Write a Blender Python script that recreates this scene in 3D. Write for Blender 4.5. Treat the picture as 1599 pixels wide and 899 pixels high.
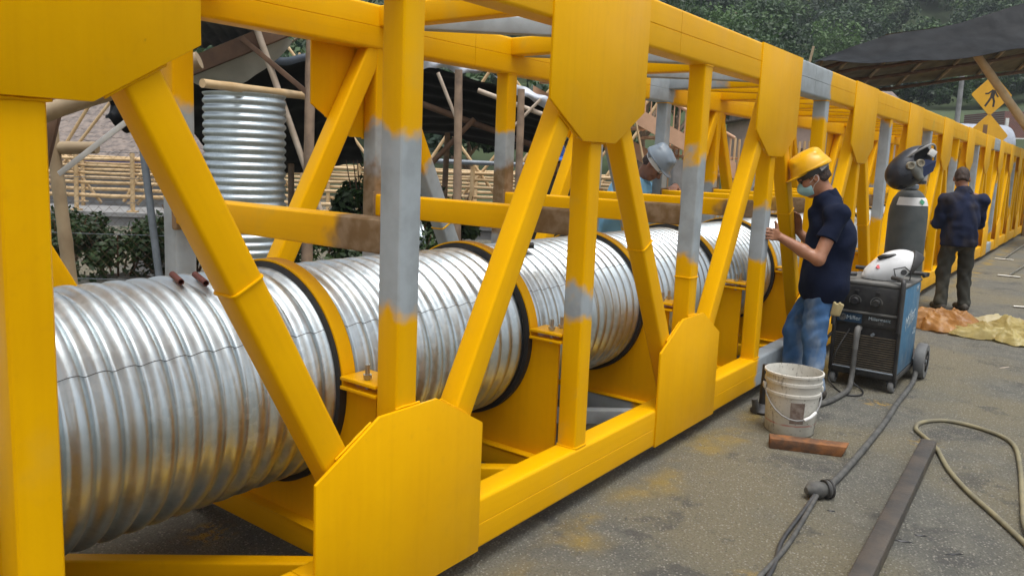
import bpy, bmesh, math, random
import numpy as np
from mathutils import Vector, Matrix, Euler
rad = math.radians
for o in list(bpy.data.objects): bpy.data.objects.remove(o)
SC = bpy.context.scene
COL = SC.collection
random.seed(7); RNG = np.random.default_rng(7)

# ------------------------------------------------------------------ camera
YAW, PITCH, ROLL = 0.917754, 0.138708, -0.038180
CAMY, CAMZ = -1.69829, 1.52
cd = bpy.data.cameras.new('camera'); cam = bpy.data.objects.new('camera', cd); COL.objects.link(cam)
fw = Vector((math.sin(YAW)*math.cos(PITCH), math.cos(YAW)*math.cos(PITCH), -math.sin(PITCH)))
rt = Vector((math.cos(YAW), -math.sin(YAW), 0)); dn = fw.cross(rt)
r2 = math.cos(ROLL)*rt + math.sin(ROLL)*dn; d2 = -math.sin(ROLL)*rt + math.cos(ROLL)*dn
cam.matrix_world = Matrix(((r2.x, -d2.x, -fw.x, 0), (r2.y, -d2.y, -fw.y, CAMY), (r2.z, -d2.z, -fw.z, CAMZ), (0, 0, 0, 1)))
cd.sensor_width = 36.0; cd.lens = 36.0*1224.11/1599; cd.shift_x = (799.5-776.68)/1599; cd.shift_y = (420.77-449.5)/1599
cd.clip_start = 0.05; cd.clip_end = 1500
SC.camera = cam

# ------------------------------------------------------------------ sky, sun, exposure
SUN_EL, SUN_AZ = rad(77), rad(205)          # azimuth measured from +Y towards +X
world = bpy.data.worlds.new('World'); SC.world = world; world.use_nodes = True
wn = world.node_tree; wn.nodes.clear()
sky = wn.nodes.new('ShaderNodeTexSky'); sky.sky_type = 'NISHITA'; sky.sun_disc = False
sky.sun_elevation = SUN_EL; sky.sun_rotation = SUN_AZ; sky.air_density = 1.0; sky.dust_density = 4.0; sky.ozone_density = 1.0
hs = wn.nodes.new('ShaderNodeHueSaturation'); hs.inputs['Saturation'].default_value = 0.28
bg = wn.nodes.new('ShaderNodeBackground'); bg.inputs['Strength'].default_value = 0.15
wo = wn.nodes.new('ShaderNodeOutputWorld')
wn.links.new(sky.outputs[0], hs.inputs['Color']); wn.links.new(hs.outputs[0], bg.inputs['Color']); wn.links.new(bg.outputs[0], wo.inputs[0])
sl = bpy.data.lights.new('sun', 'SUN'); sl.energy = 1.5; sl.angle = rad(34); sl.color = (1.0, 0.985, 0.965)
so = bpy.data.objects.new('sun', sl); COL.objects.link(so)
sd = Vector((math.sin(SUN_AZ)*math.cos(SUN_EL), math.cos(SUN_AZ)*math.cos(SUN_EL), math.sin(SUN_EL)))
so.rotation_euler = sd.to_track_quat('Z', 'Y').to_euler(); so.location = (0, -6, 12)
vs = SC.view_settings; vs.view_transform = 'Standard'; vs.look = 'None'; vs.exposure = 0.50; vs.gamma = 1.0; vs.use_curve_mapping = False

# ------------------------------------------------------------------ scene graph helpers
WM = {}                                     # world matrices, so nested parts need no depsgraph
def T(x, y, z): return Matrix.Translation((x, y, z))
def RZ(a): return Matrix.Rotation(a, 4, 'Z')
def RX(a): return Matrix.Rotation(a, 4, 'X')
def RY(a): return Matrix.Rotation(a, 4, 'Y')
def link(name, data, parent=None, M=None, m=None, local=False):
    o = bpy.data.objects.new(name, data); COL.objects.link(o)
    M = M or Matrix.Identity(4)
    if parent is not None:
        o.parent = parent
        if local: o.matrix_basis = M; WM[o.name] = WM[parent.name] @ M
        else: o.matrix_basis = WM[parent.name].inverted() @ M; WM[o.name] = M
    else:
        o.matrix_basis = M; WM[o.name] = M
    if m is not None and data is not None and len(data.materials) == 0: data.materials.append(m)
    return o
def tag(o, label, cat, group=None):
    o['label'] = label; o['category'] = cat
    if group: o['group'] = group
    return o
def thing(name, label, cat, M=None, group=None):
    return tag(link(name, None, None, M), label, cat, group)
def kind(o, k): o['kind'] = k; return o
def mesh(name, V, F, smooth=None):
    me = bpy.data.meshes.new(name); me.from_pydata([tuple(v) for v in V], [], [tuple(f) for f in F]); me.validate(); me.update()
    if smooth is not None:
        me.polygons.foreach_set('use_smooth', [True]*len(me.polygons)); me.set_sharp_from_angle(angle=rad(smooth))
    return me
class MB:                                    # collects shapes into one mesh
    def __init__(s): s.V = []; s.F = []
    def add(s, V, F, M=None):
        n = len(s.V)
        for v in V: s.V.append(tuple(M @ Vector(v)) if M is not None else tuple(v))
        for f in F: s.F.append([i+n for i in f])
        return s
    def box(s, x0, x1, y0, y1, z0, z1, M=None):
        return s.add([(x0,y0,z0),(x1,y0,z0),(x1,y1,z0),(x0,y1,z0),(x0,y0,z1),(x1,y0,z1),(x1,y1,z1),(x0,y1,z1)],
                     [(3,2,1,0),(4,5,6,7),(0,1,5,4),(1,2,6,5),(2,3,7,6),(3,0,4,7)], M)
    def prism(s, prof, z0, z1, M=None):      # closed profile in xy, counter-clockwise
        n = len(prof); V = [(x, y, z0) for x, y in prof]+[(x, y, z1) for x, y in prof]
        F = [tuple(range(n-1, -1, -1)), tuple(range(n, 2*n))]+[(i, (i+1) % n, n+(i+1) % n, n+i) for i in range(n)]
        return s.add(V, F, M)
    def tube(s, pts, r, n=8, M=None, cap=True):
        pts = [Vector(p) for p in pts]; rs = r if isinstance(r, (list, tuple)) else [r]*len(pts)
        V = []; F = []; up = None
        for i, p in enumerate(pts):
            t = (pts[min(i+1, len(pts)-1)]-pts[max(i-1, 0)]).normalized()
            if up is None:
                up = Vector((0, 0, 1)) if abs(t.z) < .9 else Vector((1, 0, 0))
            a = t.cross(up).normalized(); b = a.cross(t).normalized(); up = b
            for k in range(n):
                an = 2*math.pi*k/n; V.append(p+rs[i]*(math.cos(an)*a+math.sin(an)*b))
        for i in range(len(pts)-1):
            for k in range(n):
                F.append((i*n+k, i*n+(k+1) % n, (i+1)*n+(k+1) % n, (i+1)*n+k))
        if cap: F.append(tuple(range(n-1, -1, -1))); F.append(tuple(range((len(pts)-1)*n, len(pts)*n)))
        return s.add(V, F, M)
    def lathe(s, prof, n=32, M=None, a0=0, a1=2*math.pi):
        full = abs(a1-a0-2*math.pi) < 1e-6; m = n if full else n+1; V = []; F = []
        for r, z in prof:
            for k in range(m):
                an = a0+(a1-a0)*k/n; V.append((r*math.cos(an), r*math.sin(an), z))
        for i in range(len(prof)-1):
            for k in range(n):
                F.append((i*m+k, i*m+(k+1) % m, (i+1)*m+(k+1) % m, (i+1)*m+k))
        return s.add(V, F, M)
    def mesh(s, name, smooth=None, bevel=0):
        me = mesh(name, s.V, s.F)
        if bevel:
            bm = bmesh.new(); bm.from_mesh(me); bmesh.ops.remove_doubles(bm, verts=bm.verts, dist=1e-5)
            es = [e for e in bm.edges if len(e.link_faces) == 2 and e.calc_face_angle(0) > rad(25)]
            bmesh.ops.bevel(bm, geom=es, offset=bevel, segments=2, profile=.5, affect='EDGES', clamp_overlap=True)
            bm.to_mesh(me); bm.free(); smooth = smooth or 25
        if smooth is not None:
            me.polygons.foreach_set('use_smooth', [True]*len(me.polygons)); me.set_sharp_from_angle(angle=rad(smooth))
        return me
def smooth_curve(pts, n=8):                   # Catmull-Rom
    P = [Vector(p) for p in pts]; P = [2*P[0]-P[1]]+P+[2*P[-1]-P[-2]]; out = []
    for i in range(1, len(P)-2):
        for k in range(n):
            t = k/n; a, b, c, d = P[i-1:i+3]
            out.append(.5*((2*b)+(c-a)*t+(2*a-5*b+4*c-d)*t*t+(3*b-a-3*c+d)*t**3))
    out.append(P[-2]); return out
def frame(p0, p1, yref):                      # matrix with local Z from p0 to p1 and local Y as near yref as possible
    z = (Vector(p1)-Vector(p0)).normalized(); y = Vector(yref); y = (y-z*y.dot(z)).normalized(); x = y.cross(z)
    M = Matrix((x, y, z)).transposed().to_4x4(); M.translation = Vector(p0); return M
def rrect(w, h, r, n=3):                      # rounded rectangle profile, counter-clockwise, centred
    P = []
    for cx, cy, a in ((w/2-r, h/2-r, 0), (-w/2+r, h/2-r, 90), (-w/2+r, -h/2+r, 180), (w/2-r, -h/2+r, 270)):
        for k in range(n+1):
            an = rad(a+90*k/n); P.append((cx+r*math.cos(an), cy+r*math.sin(an)))
    return P

# ------------------------------------------------------------------ materials
class N:                                      # tiny node-tree writer
    def __init__(s, name):
        s.m = bpy.data.materials.new(name); s.m.use_nodes = True; s.t = s.m.node_tree
        s.b = s.t.nodes['Principled BSDF']; s.tc = s.t.nodes.new('ShaderNodeTexCoord'); s.co = s.tc.outputs['Object']
    def n(s, typ, **kw):
        nd = s.t.nodes.new(typ)
        for k, v in kw.items(): setattr(nd, k, v)
        return nd
    def put(s, sock, v):
        if hasattr(v, 'is_output'): s.t.links.new(v, sock)
        elif isinstance(v, (tuple, list)) and len(v) == 3 and sock.type == 'RGBA': sock.default_value = (*v, 1)
        else: sock.default_value = v
    def noise(s, scale, detail=4, rough=.55, co=None, dist=0):
        nd = s.n('ShaderNodeTexNoise'); s.put(nd.inputs['Vector'], co or s.co); nd.inputs['Scale'].default_value = scale
        nd.inputs['Detail'].default_value = detail; nd.inputs['Roughness'].default_value = rough; nd.inputs['Distortion'].default_value = dist
        return nd.outputs[0]
    def voro(s, scale, co=None, feature='F1', out=0, rnd=1):
        nd = s.n('ShaderNodeTexVoronoi', feature=feature); s.put(nd.inputs['Vector'], co or s.co); nd.inputs['Scale'].default_value = scale
        nd.inputs['Randomness'].default_value = rnd
        return nd.outputs[out]
    def math(s, op, a, b=0, c=0):
        nd = s.n('ShaderNodeMath', operation=op)
        for i, v in enumerate((a, b, c)): s.put(nd.inputs[i], v)
        return nd.outputs[0]
    def mr(s, v, a, b, c=0., d=1., t='SMOOTHSTEP'):
        nd = s.n('ShaderNodeMapRange', interpolation_type=t)
        for i, x in enumerate((v, a, b, c, d)): s.put(nd.inputs[i], x)
        return nd.outputs[0]
    def mix(s, f, a, b, blend='MIX'):
        nd = s.n('ShaderNodeMix', data_type='RGBA', blend_type=blend); s.put(nd.inputs[0], f); s.put(nd.inputs[6], a); s.put(nd.inputs[7], b)
        return nd.outputs[2]
    def xyz(s, co=None):
        nd = s.n('ShaderNodeSeparateXYZ'); s.put(nd.inputs[0], co or s.co); return nd.outputs
    def scaled(s, v, co=None, rot=(0, 0, 0)):
        nd = s.n('ShaderNodeMapping'); s.put(nd.inputs[0], co or s.co); nd.inputs['Scale'].default_value = v; nd.inputs['Rotation'].default_value = rot
        return nd.outputs[0]
    def attr(s, name):
        nd = s.n('ShaderNodeAttribute', attribute_type='OBJECT', attribute_name=name); return nd.outputs['Fac']
    def bump(s, h, strength=.3, dist=.01):
        nd = s.n('ShaderNodeBump'); s.put(nd.inputs['Height'], h); nd.inputs['Strength'].default_value = strength; nd.inputs['Distance'].default_value = dist
        s.t.links.new(nd.outputs[0], s.b.inputs['Normal']); return s
    def out(s, col, rough=.5, metal=0., **kw):
        s.put(s.b.inputs['Base Color'], col); s.put(s.b.inputs['Roughness'], rough); s.put(s.b.inputs['Metallic'], metal)
        for k, v in kw.items(): s.put(s.b.inputs[k], v)
        return s.m
def mat(name, c1, c2=None, rough=.6, metal=0., scale=6, bump=0, bscale=40, detail=5, **kw):
    g = N(name); c2 = c2 or tuple(v*.7 for v in c1)
    f = g.mr(g.noise(scale, detail), .32, .68)
    if bump: g.bump(g.noise(bscale, 4), bump, .01)
    r = g.mr(g.noise(scale*1.7, 3), .2, .8, max(0, rough-.08), min(1, rough+.1))
    return g.out(g.mix(f, c1, c2), r, metal, **kw)
def leafmat(name, c1, c2, c3):
    g = N(name); geo = g.n('ShaderNodeNewGeometry'); ri = geo.outputs['Random Per Island']
    c = g.mix(ri, c1, c2); c = g.mix(g.mr(g.noise(.9, 3), .4, .65), c, c3); c = g.mix(g.math('MULTIPLY', g.mr(g.noise(.16, 2), .50, .64), .55), c, tuple(v*1.7 for v in c2)); c = g.mix(g.math('MULTIPLY', g.mr(g.noise(.21, 2, co=g.scaled((1, 1.3, 1))), .5, .62), .6), c, tuple(v*.55 for v in c3))
    g.out(c, .55); g.b.inputs['Subsurface Weight'].default_value = 0
    g.b.inputs['Transmission Weight'].default_value = 0
    tr = g.n('ShaderNodeBsdfTranslucent'); g.put(tr.inputs[0], c); ms = g.n('ShaderNodeMixShader'); ms.inputs[0].default_value = .25
    o = g.t.nodes['Material Output']; g.t.links.new(g.b.outputs[0], ms.inputs[1]); g.t.links.new(tr.outputs[0], ms.inputs[2]); g.t.links.new(ms.outputs[0], o.inputs[0])
    return g.m

def steel_paint():
    g = N('yellow_paint'); z = g.xyz()[2]
    geo = g.n('ShaderNodeNewGeometry'); wp = geo.outputs['Position']
    zz = g.math('ADD', z, g.math('MULTIPLY', g.math('SUBTRACT', g.noise(6, 3, co=wp), .5), .30))
    def band(a, b, w):
        fa, fb = g.attr(a), g.attr(b)
        return g.math('MULTIPLY', g.mr(g.math('SUBTRACT', zz, fa), -w, w), g.math('SUBTRACT', 1., g.mr(g.math('SUBTRACT', zz, fb), -w, w)))
    pr = g.math('ADD', band('primer_from', 'primer_to', .035), band('primer2_from', 'primer2_to', .035)); pr = g.math('MINIMUM', pr, 1.)
    ru = band('rust_from', 'rust_to', .05)
    cl = g.noise(2.3, 4, co=wp); fi = g.noise(26, 5, co=wp)
    yel = g.mix(g.mr(cl, .3, .7), (.82, .425, .0010), (.77, .385, .0010))
    yel = g.mix(g.math('MULTIPLY', g.mr(fi, .56, .8), .16), yel, (.52, .27, .02))
    stk_ = g.noise(1., 4, .6, co=g.scaled((34, 34, 1.6))); yel = g.mix(g.math('MULTIPLY', g.mr(stk_, .45, .72), .16), yel, (.62, .29, .002)); yel = g.mix(g.math('MULTIPLY', g.mr(stk_, .46, .30), .12), yel, (.88, .50, .004))
    scf = g.mr(g.noise(42, 6, .75, co=g.scaled((1, 1, .4), wp)), .70, .76); yel = g.mix(g.math('MULTIPLY', scf, .5), yel, (.40, .22, .03))
    th = g.math('MULTIPLY', g.mr(g.noise(3.1, 5, co=wp), .58, .74), g.attr('thin'))      # thin coats where the primer shows
    yel = g.mix(th, yel, (.42, .36, .10))
    gre = g.mix(g.mr(g.noise(9, 5, co=wp), .35, .65), (.355, .40, .43), (.29, .325, .345))
    rus = g.mix(g.mr(g.noise(16, 5, co=wp), .35, .65), (.17, .105, .055), (.26, .185, .12))
    c = g.mix(pr, yel, gre); c = g.mix(ru, c, rus)
    spk = g.math('MULTIPLY', g.mr(g.voro(60, co=wp), .06, .03), g.mr(g.noise(4, 2, co=wp), .55, .7))
    c = g.mix(g.math('MULTIPLY', spk, .6), c, (.16, .10, .02))
    r = g.math('ADD', g.mr(g.noise(5, 4, co=wp), .2, .8, .36, .52), g.math('MULTIPLY', g.math('MAXIMUM', pr, ru), .2))
    hb = g.math('ADD', g.noise(1.6, 2, co=wp), g.math('MULTIPLY', g.noise(120, 2, co=wp), .02))
    g.bump(hb, .25, .02)
    return g.out(c, r, 0., **{'Specular IOR Level': .35, 'Specular Tint': (1., .70, .06, 1.)})
M_Y = steel_paint()
def galvanised():
    g = N('galvanised_steel'); sp = g.voro(55, out=1, co=g.scaled((1, 1, 1)))
    sx = g.xyz(sp)[0]; base = g.mix(sx, (.53, .605, .635), (.64, .71, .735))
    base = g.mix(g.mr(g.noise(1.7, 4), .45, .75), base, (.49, .545, .565))
    scr = g.mr(g.noise(14, 6, .7, co=g.scaled((1, 5, 5))), .66, .74)
    base = g.mix(g.math('MULTIPLY', scr, .35), base, (.45, .45, .45))
    r = g.math('ADD', g.mr(g.noise(9, 4), .3, .7, .33, .43), g.math('MULTIPLY', sx, .05))
    g.bump(g.noise(30, 3), .03, .004)
    return g.out(base, r, 1.0)
M_GALV = galvanised()
M_RUB = mat('black_rubber', (.016, .016, .017), (.028, .027, .026), .65)
M_ZINC = mat('zinc_bolt', (.55, .54, .5), (.4, .38, .33), .35, 1.)
M_DARKSTEEL = mat('bare_steel', (.080, .076, .070), (.125, .105, .085), .5, .55, 7, .25, 60)
M_RUST = mat('rusty_steel', (.25, .10, .03), (.085, .045, .025), .8, 0, 14, .3, 70)
M_BAMB = mat('pale_bamboo', (.62, .45, .25), (.48, .32, .15), .5, 0, 3)
M_BAMB2 = mat('weathered_bamboo', (.40, .31, .19), (.26, .19, .11), .6, 0, 4)
M_WOOD = mat('brown_timber', (.16, .09, .05), (.09, .05, .03), .75, 0, 5, .3, 30)
M_BARK = mat('debarked_pole', (.34, .24, .16), (.17, .12, .085), .75, 0, 5, .4, 25)
M_PALEW = mat('pale_timber', (.5, .42, .33), (.38, .30, .22), .7, 0, 6, .2, 30)
M_BTARP = mat('black_tarpaulin', (.006, .007, .008), (.012, .014, .016), .6, 0, 2, .35, 9, **{'Specular IOR Level': .12})
M_STARP = mat('silver_tarpaulin', (.55, .58, .63), (.42, .45, .50), .4, 0, 3, .3, 10)
M_WTARP = mat('off_white_tarpaulin', (.5, .49, .43), (.40, .39, .34), .6, 0, 3, .2, 8)
M_CONC = mat('concrete', (.27, .27, .265), (.19, .19, .185), .85, 0, 3, .3, 40)
M_GREYPIPE = mat('grey_painted_post', (.22, .25, .28), (.16, .18, .2), .5, .2, 8)
M_SALMON = mat('salmon_paint', (.62, .38, .24), (.52, .31, .19), .7, 0, 4)
M_BLACK = mat('black_plastic', (.018, .018, .019), (.035, .034, .032), .5, 0, 10)
M_WHITE = mat('white_paint', (.75, .75, .73), (.62, .62, .6), .5)
# ------------------------------------------------------------------ ground, hill, woods
SY, CY = math.sin(YAW), math.cos(YAW)
def uv(u, v, z=0.): return Vector((u*CY+v*SY, CAMY-u*SY+v*CY, z))     # yard frame: u to the right of the view line, v along it
UVM = Matrix(((CY, SY, 0, 0), (-SY, CY, 0, CAMY), (0, 0, 1, 0), (0, 0, 0, 1)))
def ss(a, b, x): t = np.clip((x-a)/(b-a), 0, 1); return t*t*(3-2*t)
def ground_mat():
    g = N('worn_asphalt'); co = g.co
    fine = g.noise(95, 6, .75); mid = g.noise(7, 5, .6); big = g.noise(.9, 4)
    peb = g.voro(95); pebc = g.voro(95, out=1); pr = g.xyz(pebc)[0]
    c = g.mix(g.mr(mid, .3, .7), (.112, .112, .096), (.17, .166, .136))
    c = g.mix(g.mr(big, .38, .62), c, (.19, .168, .108))                            # yellow-brown dust
    c = g.mix(g.math('MULTIPLY', g.mr(g.noise(2.1, 6, .7), .54, .62), .6), c, (.06, .06, .058))   # oily stains
    c = g.mix(g.math('MULTIPLY', g.mr(pr, .55, 1.), g.mr(peb, .6, .1)), c, (.40, .375, .315))
    c = g.mix(g.math('MULTIPLY', g.mr(pr, .96, 1.), g.mr(peb, .45, .15)), c, (.33, .315, .28))
    c = g.mix(g.math('MULTIPLY', g.mr(fine, .47, .66), .6), c, (.05, .047, .042))
    xyz = g.xyz(); y = xyz[1]
    wob = g.math('ADD', y, g.math('MULTIPLY', g.math('SUBTRACT', g.noise(1.6, 4), .5), .5))
    over = g.math('MULTIPLY', g.mr(g.math('ABSOLUTE', g.math('ADD', wob, .13)), .16, .0), g.mr(g.noise(3.2, 5), .42, .62))
    c = g.mix(g.math('MULTIPLY', over, .55), c, (.36, .235, .012))                 # yellow overspray beside the chord
    blot = g.math('MULTIPLY', g.mr(g.voro(1.15, co=co), .16, .02), g.mr(g.noise(22, 4), .45, .6))
    c = g.mix(g.math('MULTIPLY', blot, .7), c, (.48, .29, .012))
    wv = g.n('ShaderNodeTexVoronoi', feature='DISTANCE_TO_EDGE'); g.put(wv.inputs['Vector'], g.scaled((.42, .8, 1))); wv.inputs['Scale'].default_value = 1.0
    d2_ = g.math('ADD', wv.outputs[0], g.math('MULTIPLY', g.math('SUBTRACT', g.noise(5, 5), .5), .06))
    crack = g.math('MULTIPLY', g.mr(g.math('ABSOLUTE', d2_), .012, .003), g.mr(g.noise(1.1, 3), .45, .6))
    c = g.mix(g.math('MULTIPLY', crack, .0), c, (.03, .028, .026))
    h = g.math('ADD', g.math('MULTIPLY', g.math('SUBTRACT', 1., peb), .6), g.math('ADD', g.math('MULTIPLY', fine, .8), g.math('MULTIPLY', crack, 0.)))
    g.bump(h, 1.0, .016)
    return g.out(c, g.mr(mid, .3, .7, .82, .95))
M_GROUND = ground_mat()
xs = np.unique(np.concatenate([np.arange(-150, -12, 12.), np.arange(-12, 26, .8), np.arange(26, 320, 14.)]))
ys = np.unique(np.concatenate([np.arange(-120, -6, 12.), np.arange(-6, 30, .8), np.arange(30, 320, 14.)]))
GX, GY = np.meshgrid(xs, ys)
GU = GX*CY-(GY-CAMY)*SY; GV = GX*SY+(GY-CAMY)*CY
GZ = -1.6*ss(9.6, 11.2, GV)*(1-ss(19, 24, GV))*(1-ss(.3, 1.6, GU))
V = np.stack([GX, GY, GZ], -1).reshape(-1, 3); nx = len(xs)
F = [(j*nx+i, j*nx+i+1, (j+1)*nx+i+1, (j+1)*nx+i) for j in range(len(ys)-1) for i in range(nx-1)]
ground = kind(link('ground', mesh('ground', V, F, 60), m=M_GROUND), 'structure')
def hillz(u, v):
    base = 46*ss(38, 190, v)+6*ss(20, 60, v)
    return base+3.2*np.sin(u*.061+v*.03)*ss(40, 90, v)+1.7*np.sin(u*.17-v*.11)*ss(40, 80, v)-.8
M_HILL = mat('hill_undergrowth', (.028, .045, .016), (.05, .075, .022), .9, 0, .15, .8, 1.2)
us = np.linspace(-190, 260, 110); vv = np.linspace(24, 200, 60)
HU, HV = np.meshgrid(us, vv); HZ = hillz(HU, HV)
HW = np.stack([HU*CY+HV*SY, CAMY-HU*SY+HV*CY, HZ], -1).reshape(-1, 3)
F = [(j*110+i, j*110+i+1, (j+1)*110+i+1, (j+1)*110+i) for j in range(59) for i in range(109)]
hill = kind(link('hill', mesh('hill', HW, F, 80), m=M_HILL), 'structure')

def leaf_cloud(rng, c, rx, rz, n, size, clumps=14, droop=.0, aspect=1.7):
    c = np.array(c, float)
    d = rng.normal(size=(clumps, 3)); d /= np.linalg.norm(d, axis=1)[:, None]; d[:, 2] = np.abs(d[:, 2])*1.0-.25
    cc = d*rng.uniform(.45, .92, (clumps, 1))*np.array([rx, rx, rz]); cr = rng.uniform(.22, .42, clumps)*rx
    k = rng.integers(0, clumps, n); q = rng.normal(size=(n, 3)); q /= np.linalg.norm(q, axis=1)[:, None]
    p = c+cc[k]+q*(cr[k]*rng.uniform(.55, 1.05, n))[:, None]*np.array([1, 1, .8])
    nrm = q+rng.normal(size=(n, 3))*.6; nrm[:, 2] += .35; nrm /= np.linalg.norm(nrm, axis=1)[:, None]
    t = np.cross(nrm, rng.normal(size=(n, 3))); t /= np.linalg.norm(t, axis=1)[:, None]; b = np.cross(nrm, t)
    s = (size*rng.uniform(.6, 1.3, n))[:, None]
    V = np.stack([p-t*s*aspect*.5, p+b*s*.42, p+t*s*aspect*.5-nrm*s*.12, p-b*s*.42], 1).reshape(-1, 3)
    return V, np.arange(4*n).reshape(n, 4)
def leaf_mesh(name, parts):
    V = []; F = []; n = 0
    for v, f in parts: V.append(v); F.append(f+n); n += len(v)
    V = np.concatenate(V); F = np.concatenate(F)
    me = bpy.data.meshes.new(name); me.vertices.add(len(V)); me.vertices.foreach_set('co', V.ravel())
    me.loops.add(F.size); me.loops.foreach_set('vertex_index', F.ravel()); me.polygons.add(len(F))
    me.polygons.foreach_set('loop_start', np.arange(0, F.size, 4)); me.update(calc_edges=True); return me
M_LEAF = leafmat('forest_leaf', (.022, .064, .018), (.068, .125, .032), (.012, .036, .016))
M_LEAF2 = leafmat('pale_leaf', (.10, .15, .035), (.16, .19, .05), (.07, .12, .03))
M_LEAF3 = leafmat('shrub_leaf', (.018, .045, .010), (.045, .085, .018), (.012, .028, .008))
rng = np.random.default_rng(11); parts = []
for i in range(420):
    if i < 250: v = rng.uniform(46, 118); a = rng.uniform(.10, .80)
    elif i < 300: v = rng.uniform(95, 165); a = rng.uniform(.42, .78)
    else: v = rng.uniform(34, 110); a = rng.uniform(-.70, .12)
    u = a*v
    if v < 62 and a > .34: continue
    z = float(hillz(np.array(u), np.array(v))); w = uv(u, v); r = rng.uniform(1.5, 3.3)*(1+.004*v)
    parts.append(leaf_cloud(rng, (w.x, w.y, z+r*.7), r, r*rng.uniform(.8, 1.4), 1250 if i < 300 else 420, (.13 if i < 300 else .24)+.0013*v, 16))
forest = kind(link('woods', leaf_mesh('woods', parts), m=M_LEAF), 'stuff')
def tree(name, label, u, v, z0, h, r, n, size, lm, group=None, clumps=16, seed=3):
    rg = np.random.default_rng(seed); w = uv(u, v, z0); t = thing(name, label, 'tree', Matrix.Translation(w), group)
    mb = MB(); mb.tube([(0, 0, -.3), (.05*h*.3, .02, h*.35), (.02, .06, h*.7)], [.05*h*.55, .05*h*.4, .05*h*.18], 8)
    for k in range(6):
        a = k*1.05+seed; mb.tube([(.02, .02, h*(.35+.05*k)), (math.cos(a)*r*.35, math.sin(a)*r*.35, h*(.55+.05*k)), (math.cos(a)*r*.65, math.sin(a)*r*.65, h*(.62+.05*k))], [.013*h, .009*h, .004*h], 6)
    link('trunk', mb.mesh('trunk', 60), t, m=M_BARK, local=True)
    link('crown', leaf_mesh('crown', [leaf_cloud(rg, (0, 0, h*.66), r, h*.36, n, size, clumps)]), t, m=lm, local=True)
    return t
tree('bamboo_clump', 'pale yellow-green feathery tree on the wooded hillside above the truss', 35.5, 98, 16.5, 9, 4.2, 2600, .42, M_LEAF2, seed=5)
tree('round_tree', 'round dark tree at the foot of the wooded hillside', 20.5, 66, 8.2, 7, 3.2, 2200, .3, M_LEAF, seed=9)
# ------------------------------------------------------------------ the yellow box truss and the pipe inside it
X0, P, W, CWD = .67105, 1.10617, 1.27817, .1124
ZB, ZT, HB, HT = .08, 2.266, .20, .217
K0, K1 = -1, 25
def sx(k): return X0+k*P
truss = thing('pipe_bridge_truss', 'long yellow steel box truss with grey primer patches, carrying the corrugated pipe', 'bridge truss', T(sx(12), W/2, ZB))
DEF = dict(primer_from=-9., primer_to=-9., primer2_from=-9., primer2_to=-9., rust_from=-9., rust_to=-9., thin=0.)
def steel(name, me, M, parent=None, **kw):
    o = link(name, me, parent or truss, M, M_Y)
    for k, v in {**DEF, **kw}.items(): o[k] = float(v)
    return o
_c = {}
def member(w, d, L, r=.012):
    key = (round(w, 4), round(d, 4), round(L, 4))
    if key not in _c: _c[key] = MB().prism(rrect(w, d, r), 0, L).mesh('tube_member', 30)
    return _c[key]
def beam(name, p0, p1, w, d, yref, **kw):
    L = (Vector(p1)-Vector(p0)).length
    return steel(name, member(w, d, L), frame(p0, p1, yref), **kw)
def chord_profile(h, w):                       # two channels welded toe to toe: a shallow groove at mid height
    q = rrect(w, h, .016, 4); P_ = []
    for i, (x, y) in enumerate(q):
        P_.append((x, y)); nx_, ny_ = q[(i+1) % len(q)]
        if y > 0 > ny_ or y < 0 < ny_:
            s = 1 if x > 0 else -1; t = -1 if y > 0 else 1
            P_ += [(x, -t*.003), (x-s*.003, 0), (x, t*.003)]
    return P_
def chord(name, y, z0, h, xa, xb, **kw):
    L = xb-xa; key = ('c', name, round(L, 3))
    if key not in _c: _c[key] = MB().prism(chord_profile(h, CWD), 0, L).mesh(name, 30)
    M = Matrix(((0, 0, 1, xa), (1, 0, 0, y+CWD/2), (0, 1, 0, z0+h/2), (0, 0, 0, 1)))
    return steel(name, _c[key], M, **kw)
# chords in two-bay lengths, butted with a hairline joint
GREYT = {(0, 3): (1.2, 2.1)}
for side, yy in ((0, 0.), (1, W)):
    for k in range(K0, K1, 2):
        xa, xb = sx(k)-.385, sx(k+2)-.388
        kb = dict(thin=.35 if k > 5 else .12)
        if side == 0 and k == 3: kb.update(primer_from=1.47, primer_to=9)
        if side == 0 and k == 5: kb.update(primer_from=-1, primer_to=.14)
        if side == 0 and k == 15: kb.update(primer_from=.55, primer_to=1.6)
        chord('bottom_chord', yy, ZB, HB, xa, xb, **kb)
        kt = dict(thin=.35 if k > 5 else .1)
        if side == 0 and k == 5: kt.update(primer_from=-1, primer_to=.40)
        if side == 0 and k == 3: kt.update(primer_from=1.80, primer_to=9)
        if side == 0 and k == 15: kt.update(primer_from=.15, primer_to=1.2)
        if side == 0 and k == 9: kt.update(thin=.9)
        if side == 1 and k == 5: kt.update(primer_from=-1, primer_to=.42)
        chord('top_chord', yy, ZT-HT, HT, xa, xb, **kt)
def gusset_mesh(up):
    s = 1 if up else -1
    pr = [(-.382, 0), (.382, 0), (.382, .497), (.132, .642), (-.132, .642), (-.382, .497)] if up else [(-.382, 0), (-.382, -.511), (-.132, -.659), (.132, -.659), (.382, -.511), (.382, 0)]
    V = [(x, 0, z) for x, z in pr]+[(x, .012, z) for x, z in pr]; n = 6
    F = [tuple(range(n)), tuple(range(2*n-1, n-1, -1))]+[(i, n+i, n+(i+1) % n, (i+1) % n) for i in range(n)]
    me = MB().add(V, F); m = me.mesh('gusset_plate', bevel=.0022); return m
GU_, GD_ = gusset_mesh(True), gusset_mesh(False)
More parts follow.
